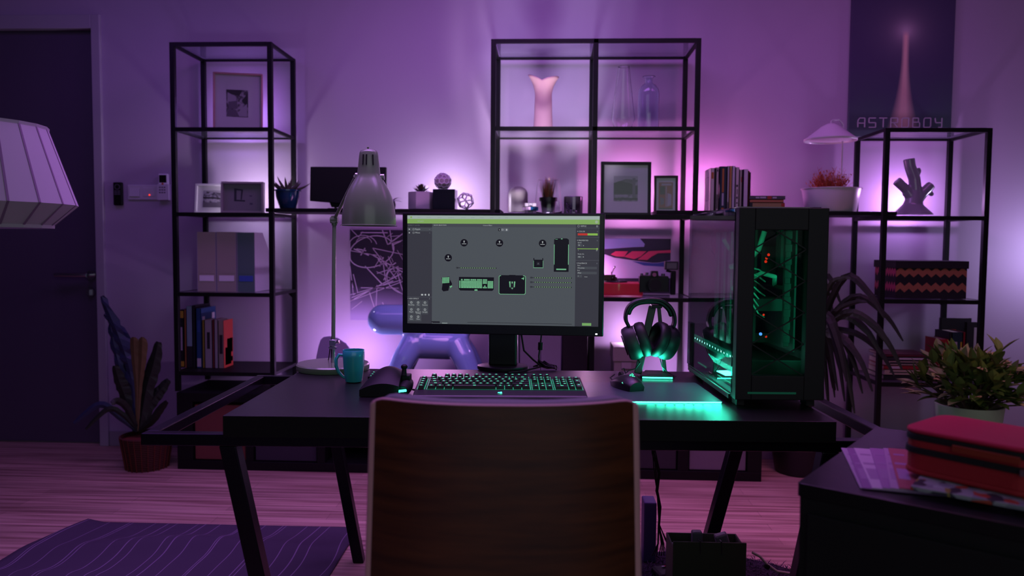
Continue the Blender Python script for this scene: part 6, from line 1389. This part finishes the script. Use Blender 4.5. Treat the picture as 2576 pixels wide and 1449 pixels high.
for i in range(48):
    a=rr.uniform(-PI,PI); ex_=2035+rr.uniform(-70,90); ey_=rr.uniform(760,1010); dy=rr.uniform(-.2,.03)
    P3=[Vector((pt_(2030,1000).x,0,ph-.02)),pt_(2032,880,dy*.3),pt_(2034+(ex_-2034)*.5,min(ey_-70,800),dy*.7),pt_(ex_,ey_,dy)]
    ribbon(g,P3,rr.uniform(10,17)*s_,i%2,0,i+40,lambda t_: math.sin(PI*(.06+.90*t_))**.7)
g.build('fronds',[mat('palm_dark','#141f13',.65),mat('palm_green','#1f301c',.6)],t)
mb=MB(); mb.tube([(pt_(2028,1000).x,0,ph-.03),(pt_(2030,1000).x,.0,ph+.22),(pt_(2034,900).x,0,P(2034,880,cq.y).z)],[.02,.016,.010],12); mb.build('trunk',mat('trunk_brown','#3a2e26',.8),t,smooth=1)
# ------------------------------------------------------------------ rugs
q0=PZ(222,1316,0); q1=PZ(905,1330,0)
RW=(q1-q0).length; RR_=math.atan2((q1-q0).y,(q1-q0).x)
m_rug=mat('rug_purple','#2c2436',.95); nt,b=nodes(m_rug)
tc=nt.nodes.new('ShaderNodeTexCoord'); sp=nt.nodes.new('ShaderNodeSeparateXYZ'); nt.links.new(tc.outputs['Object'],sp.inputs[0])
nz=nt.nodes.new('ShaderNodeTexNoise'); nz.inputs['Scale'].default_value=1.6; nz.inputs['Detail'].default_value=1; nt.links.new(tc.outputs['Object'],nz.inputs['Vector'])
l=mth('ADD',mth('MULTIPLY',sp.outputs['X'],1.0),mth('ADD',mth('MULTIPLY',sp.outputs['Y'],-.05),mth('MULTIPLY',nz.outputs['Fac'],.10)))
fr1=mth('FRACT',mth('MULTIPLY',l,11.0)); ab=mth('ABSOLUTE',mth('SUBTRACT',fr1,.5)); on=mth('LESS_THAN',ab,.017)
fr2=mth('FRACT',mth('MULTIPLY',l,6.3)); on2=mth('LESS_THAN',mth('ABSOLUTE',mth('SUBTRACT',fr2,.35)),.012)
on=mth('MAXIMUM',on,on2)
c=mixc(on,'#40354a','#7c6a8a'); nt.links.new(c,b.inputs['Base Color'])
def rugf(u,v):
    x=u*RW - .22*(1-v)*(1-u)**3; y=-(1-v)*1.15
    z=.006+.030*math.exp(-((y+.30-.10*math.sin(x*2.2))/.07)**2)*math.exp(-((x-.45)/.42)**2)+.018*math.exp(-((y+.52)/.06)**2)*math.exp(-((x-.15)/.3)**2)
    if u<.06: z+=.018*(1-u/.06)*(.5+.5*math.sin(v*9))
    return (x,y,z)
mb=MB(); mb.grid(rugf,70,60); o=mb.build('striped_rug',m_rug,None,smooth=1,loc=(q0.x,q0.y,0),rotz=RR_,ang=80); sd=o.modifiers.new('t','SOLIDIFY'); sd.thickness=.005; sd.offset=-1
tag(o,'rumpled dark purple rug with thin pale diagonal lines on the floor at left','rug')
q0=PZ(1560,1388,0); q1=PZ(1975,1388,0); mb=MB()
ox,oy=q0.x,q0.y
def inr(x,y): return True
RW2=(q1-q0).length
edge=lambda x: -.02-.30*max(0,(x-RW2*.62))/(RW2*.38)*.6 + .008*math.sin(x*40)
pts=[(x,edge(x)) for x in [RW2*k/20 for k in range(21)]]
mb.prism([(0,-.95)]+[(RW2,-.95)]+pts[::-1],.001,.010,'xy',0)
rr=random.Random(2)
for i in range(5200):
    x=rr.uniform(0,RW2); y=-abs(rr.uniform(0,1))**1.0*.55; 
    if y>edge(x)+.01: continue
    mb.leaf((x,y,.008),(rr.uniform(-1,1),rr.uniform(-1,1),.7),rr.uniform(.018,.036),.0035,.8,2,mi=1)
o=mb.build('shaggy_rug',[mat('shag_base','#1c1622',1),mat('shag_tuft','#3a2c48',.95)],None,loc=(ox,oy,0),rotz=YAW); tag(o,'small dark purple shaggy rug on the floor under the desk','rug')
# ------------------------------------------------------------------ power box, adapter and cables under the desk
bt=2.34; c0=CP(1801,bt); s_=bt/F; bz=PZ(1801,1380,.0).z; ztp=EYE-(1378-618)*s_
t=thing('cable_box','dark green grey cable management box on the shaggy rug under the desk','cable box',(c0.x,c0.y,.011),YAW+R(-2))
W=187*s_
mb=MB(); mb.box(-W/2,0,0,W/2,.006,ztp-.011); mb.box(-W/2,.006,0,-W/2+.005,.13,ztp-.03); mb.box(W/2-.005,.006,0,W/2,.13,ztp-.03); mb.box(-W/2+.005,.124,0,W/2-.005,.13,ztp-.03); mb.build('box_panel',mat('box_olive','#3a4432',.7),t,bevel=.001)
MB().box(-W/2+.006,.03,.0,W/2-.006,.1,ztp-.05).build('power_strip',m_wplast,t,bevel=.004)
mb=MB(); mb.cbox((-.028,.06,ztp-.02),(.032,.03,.045)); mb.build('plug',mat('plug_grey','#6a6478',.5),t,bevel=.005)
mb=MB(); mb.cbox((.05,.06,ztp-.022),(.04,.03,.035),(0,-.3,0)); mb.build('plug',mat('plug_grey','#6a6478',.5),t,bevel=.005)
mb=MB()
for x in (-.03,.035): mb.tube([(x,.02,ztp-.01),(x,-.003,ztp-.006),(x+.001,-.004,ztp-.045)],.0018,6)
mb.build('cable_tie',mat('tie_dark','#2a2430',.5),t)
wx=lambda px,py: (P(px,py,c0.y+.05)-Vector((c0.x,c0.y,.011)))
pts=[Vector((W/2,.02,ztp-.04))]
for px,py in ((1912,1400),(1930,1420),(1955,1438),(1985,1443)): pts.append(P(px,py,c0.y+.02)-Vector((c0.x,c0.y,.011)))
pts[0]=P(1893,1390,c0.y+.02)-Vector((c0.x,c0.y,.011)); pts.append(pts[-1]+Vector((.10,-.02,-.02)))
MB().tube(pts,.0042,10).build('white_cord',mat('cord_cream','#a6a89a',.5),t,smooth=1)
MB().cyl(pts[2]+Vector((-.005,0,-.004)),pts[2]+Vector((.006,0,-.010)),.008,n=12).build('cord_clip',m_blk,t)
bt2=2.55
mb=MB(); rr=random.Random(6); base=CP(1650,bt2)
def cp3(px,py,t_=bt2): d=ray(px,py); q=Vector((0,0,EYE))+d*(t_/d.dot(fwd)); return q-Vector((base.x,base.y,0))
for i in range(8):
    o_=rr.uniform(-5,5); w1=rr.uniform(-16,10)
    P3=[cp3(1636+i*1.5,1092),cp3(1645+o_+w1*.3,1140),cp3(1655+w1,1190),cp3(1653+o_*.6,1235),cp3(1660+w1*.5,1275),cp3(1658+o_*.4,1320),cp3(1652+i*4.0+o_,1368,bt2-.02),cp3(1640+i*6,1398,bt2-.04)]
    P3=[Vector((p.x,p.y,max(p.z,.020))) for p in P3]; mb.tube(P3,.0022,6)
o=mb.build('cable_bundle',m_blk,None,smooth=1,loc=(base.x,base.y,0)); tag(o,'bundle of thin black cables hanging down from the desk to the shaggy rug','cable')
c0=CP(1647,2.68); zt=EYE-(1275-617)*2.68/F
o=MB().box(-.022,0,0,.022,.08,zt-.011).build('power_adapter',mat('adapter_violet','#3a2a5c',.6),None,bevel=.004,loc=(c0.x,c0.y,.0115)); tag(o,'slim purple upright case standing behind the black cable bundle','case')
q=PZ(1680,1424,.04); t=thing('small_gadget','dark rounded gadget with a red and white button on the shaggy rug','gadget',(q.x,q.y,.0115),.3)
MB().box(-.05,-.05,0,.05,.03,.022).build('gadget_body',mat('soft_black','#0f0c12',.5),t,bevel=.009,seg=3)
MB().cbox((0,.01,.0245),(.014,.008,.004)).build('red_button',mat('red_plastic','#c01c22',.4),t,bevel=.001); MB().cbox((-.013,.008,.0245),(.010,.006,.004)).build('white_button',m_white,t,bevel=.001)

# ------------------------------------------------------------------ small pieces belong to the part that carries them
CARRY={'lens_cap':'lens_barrel','vent_slot':'lamp_shade','bulb':'lamp_shade','finial':'lamp_shade','finial_pin':'lamp_shade','ear_cushion':'ear_cup','cup_cap':'ear_cup','lattice':'front_fascia','front_window':'front_fascia','front_strip':'front_fascia',
'power_light':'bezel','screen':'bezel','label_card':'file_body','emboss_panel':'file_body','diffuser':'shade','flash_window':'flash_head','scroll_wheel':'mouse_body','side_light':'mouse_body','thumb_stick':'thumb_module','indicator_light':'plate','rocker':'plate',
'photograph':'mount','door_handle':'door_leaf','lock_rose':'door_leaf','strike_plate':'door_leaf','zip_pull':'zip_band','label_strip':'upper_wall','shade_rib':'lamp_shade','caster':'base_leg','headband_pad':'headband','base_inlay':'base','machine_parts':'plinth','viewfinder_window':'viewfinder_hump','dial_ring':'remote_body','display':'remote_body','red_button':'gadget_body','white_button':'gadget_body','line_drawing':'sheet','lettering':'canvas','print_shapes':'print_sheet','bail':'bail'}
for root in [o for o in bpy.data.objects if o.parent is None and o.type=='EMPTY']:
    kids=sorted(root.children,key=lambda o:o.name); by={}
    for k_ in kids: by.setdefault(k_.name.split('.')[0],[]).append(k_)
    for nm,host in CARRY.items():
        if nm in by and host in by:
            for i,c in enumerate(by[nm]): c.parent=by[host][min(i,len(by[host])-1)]
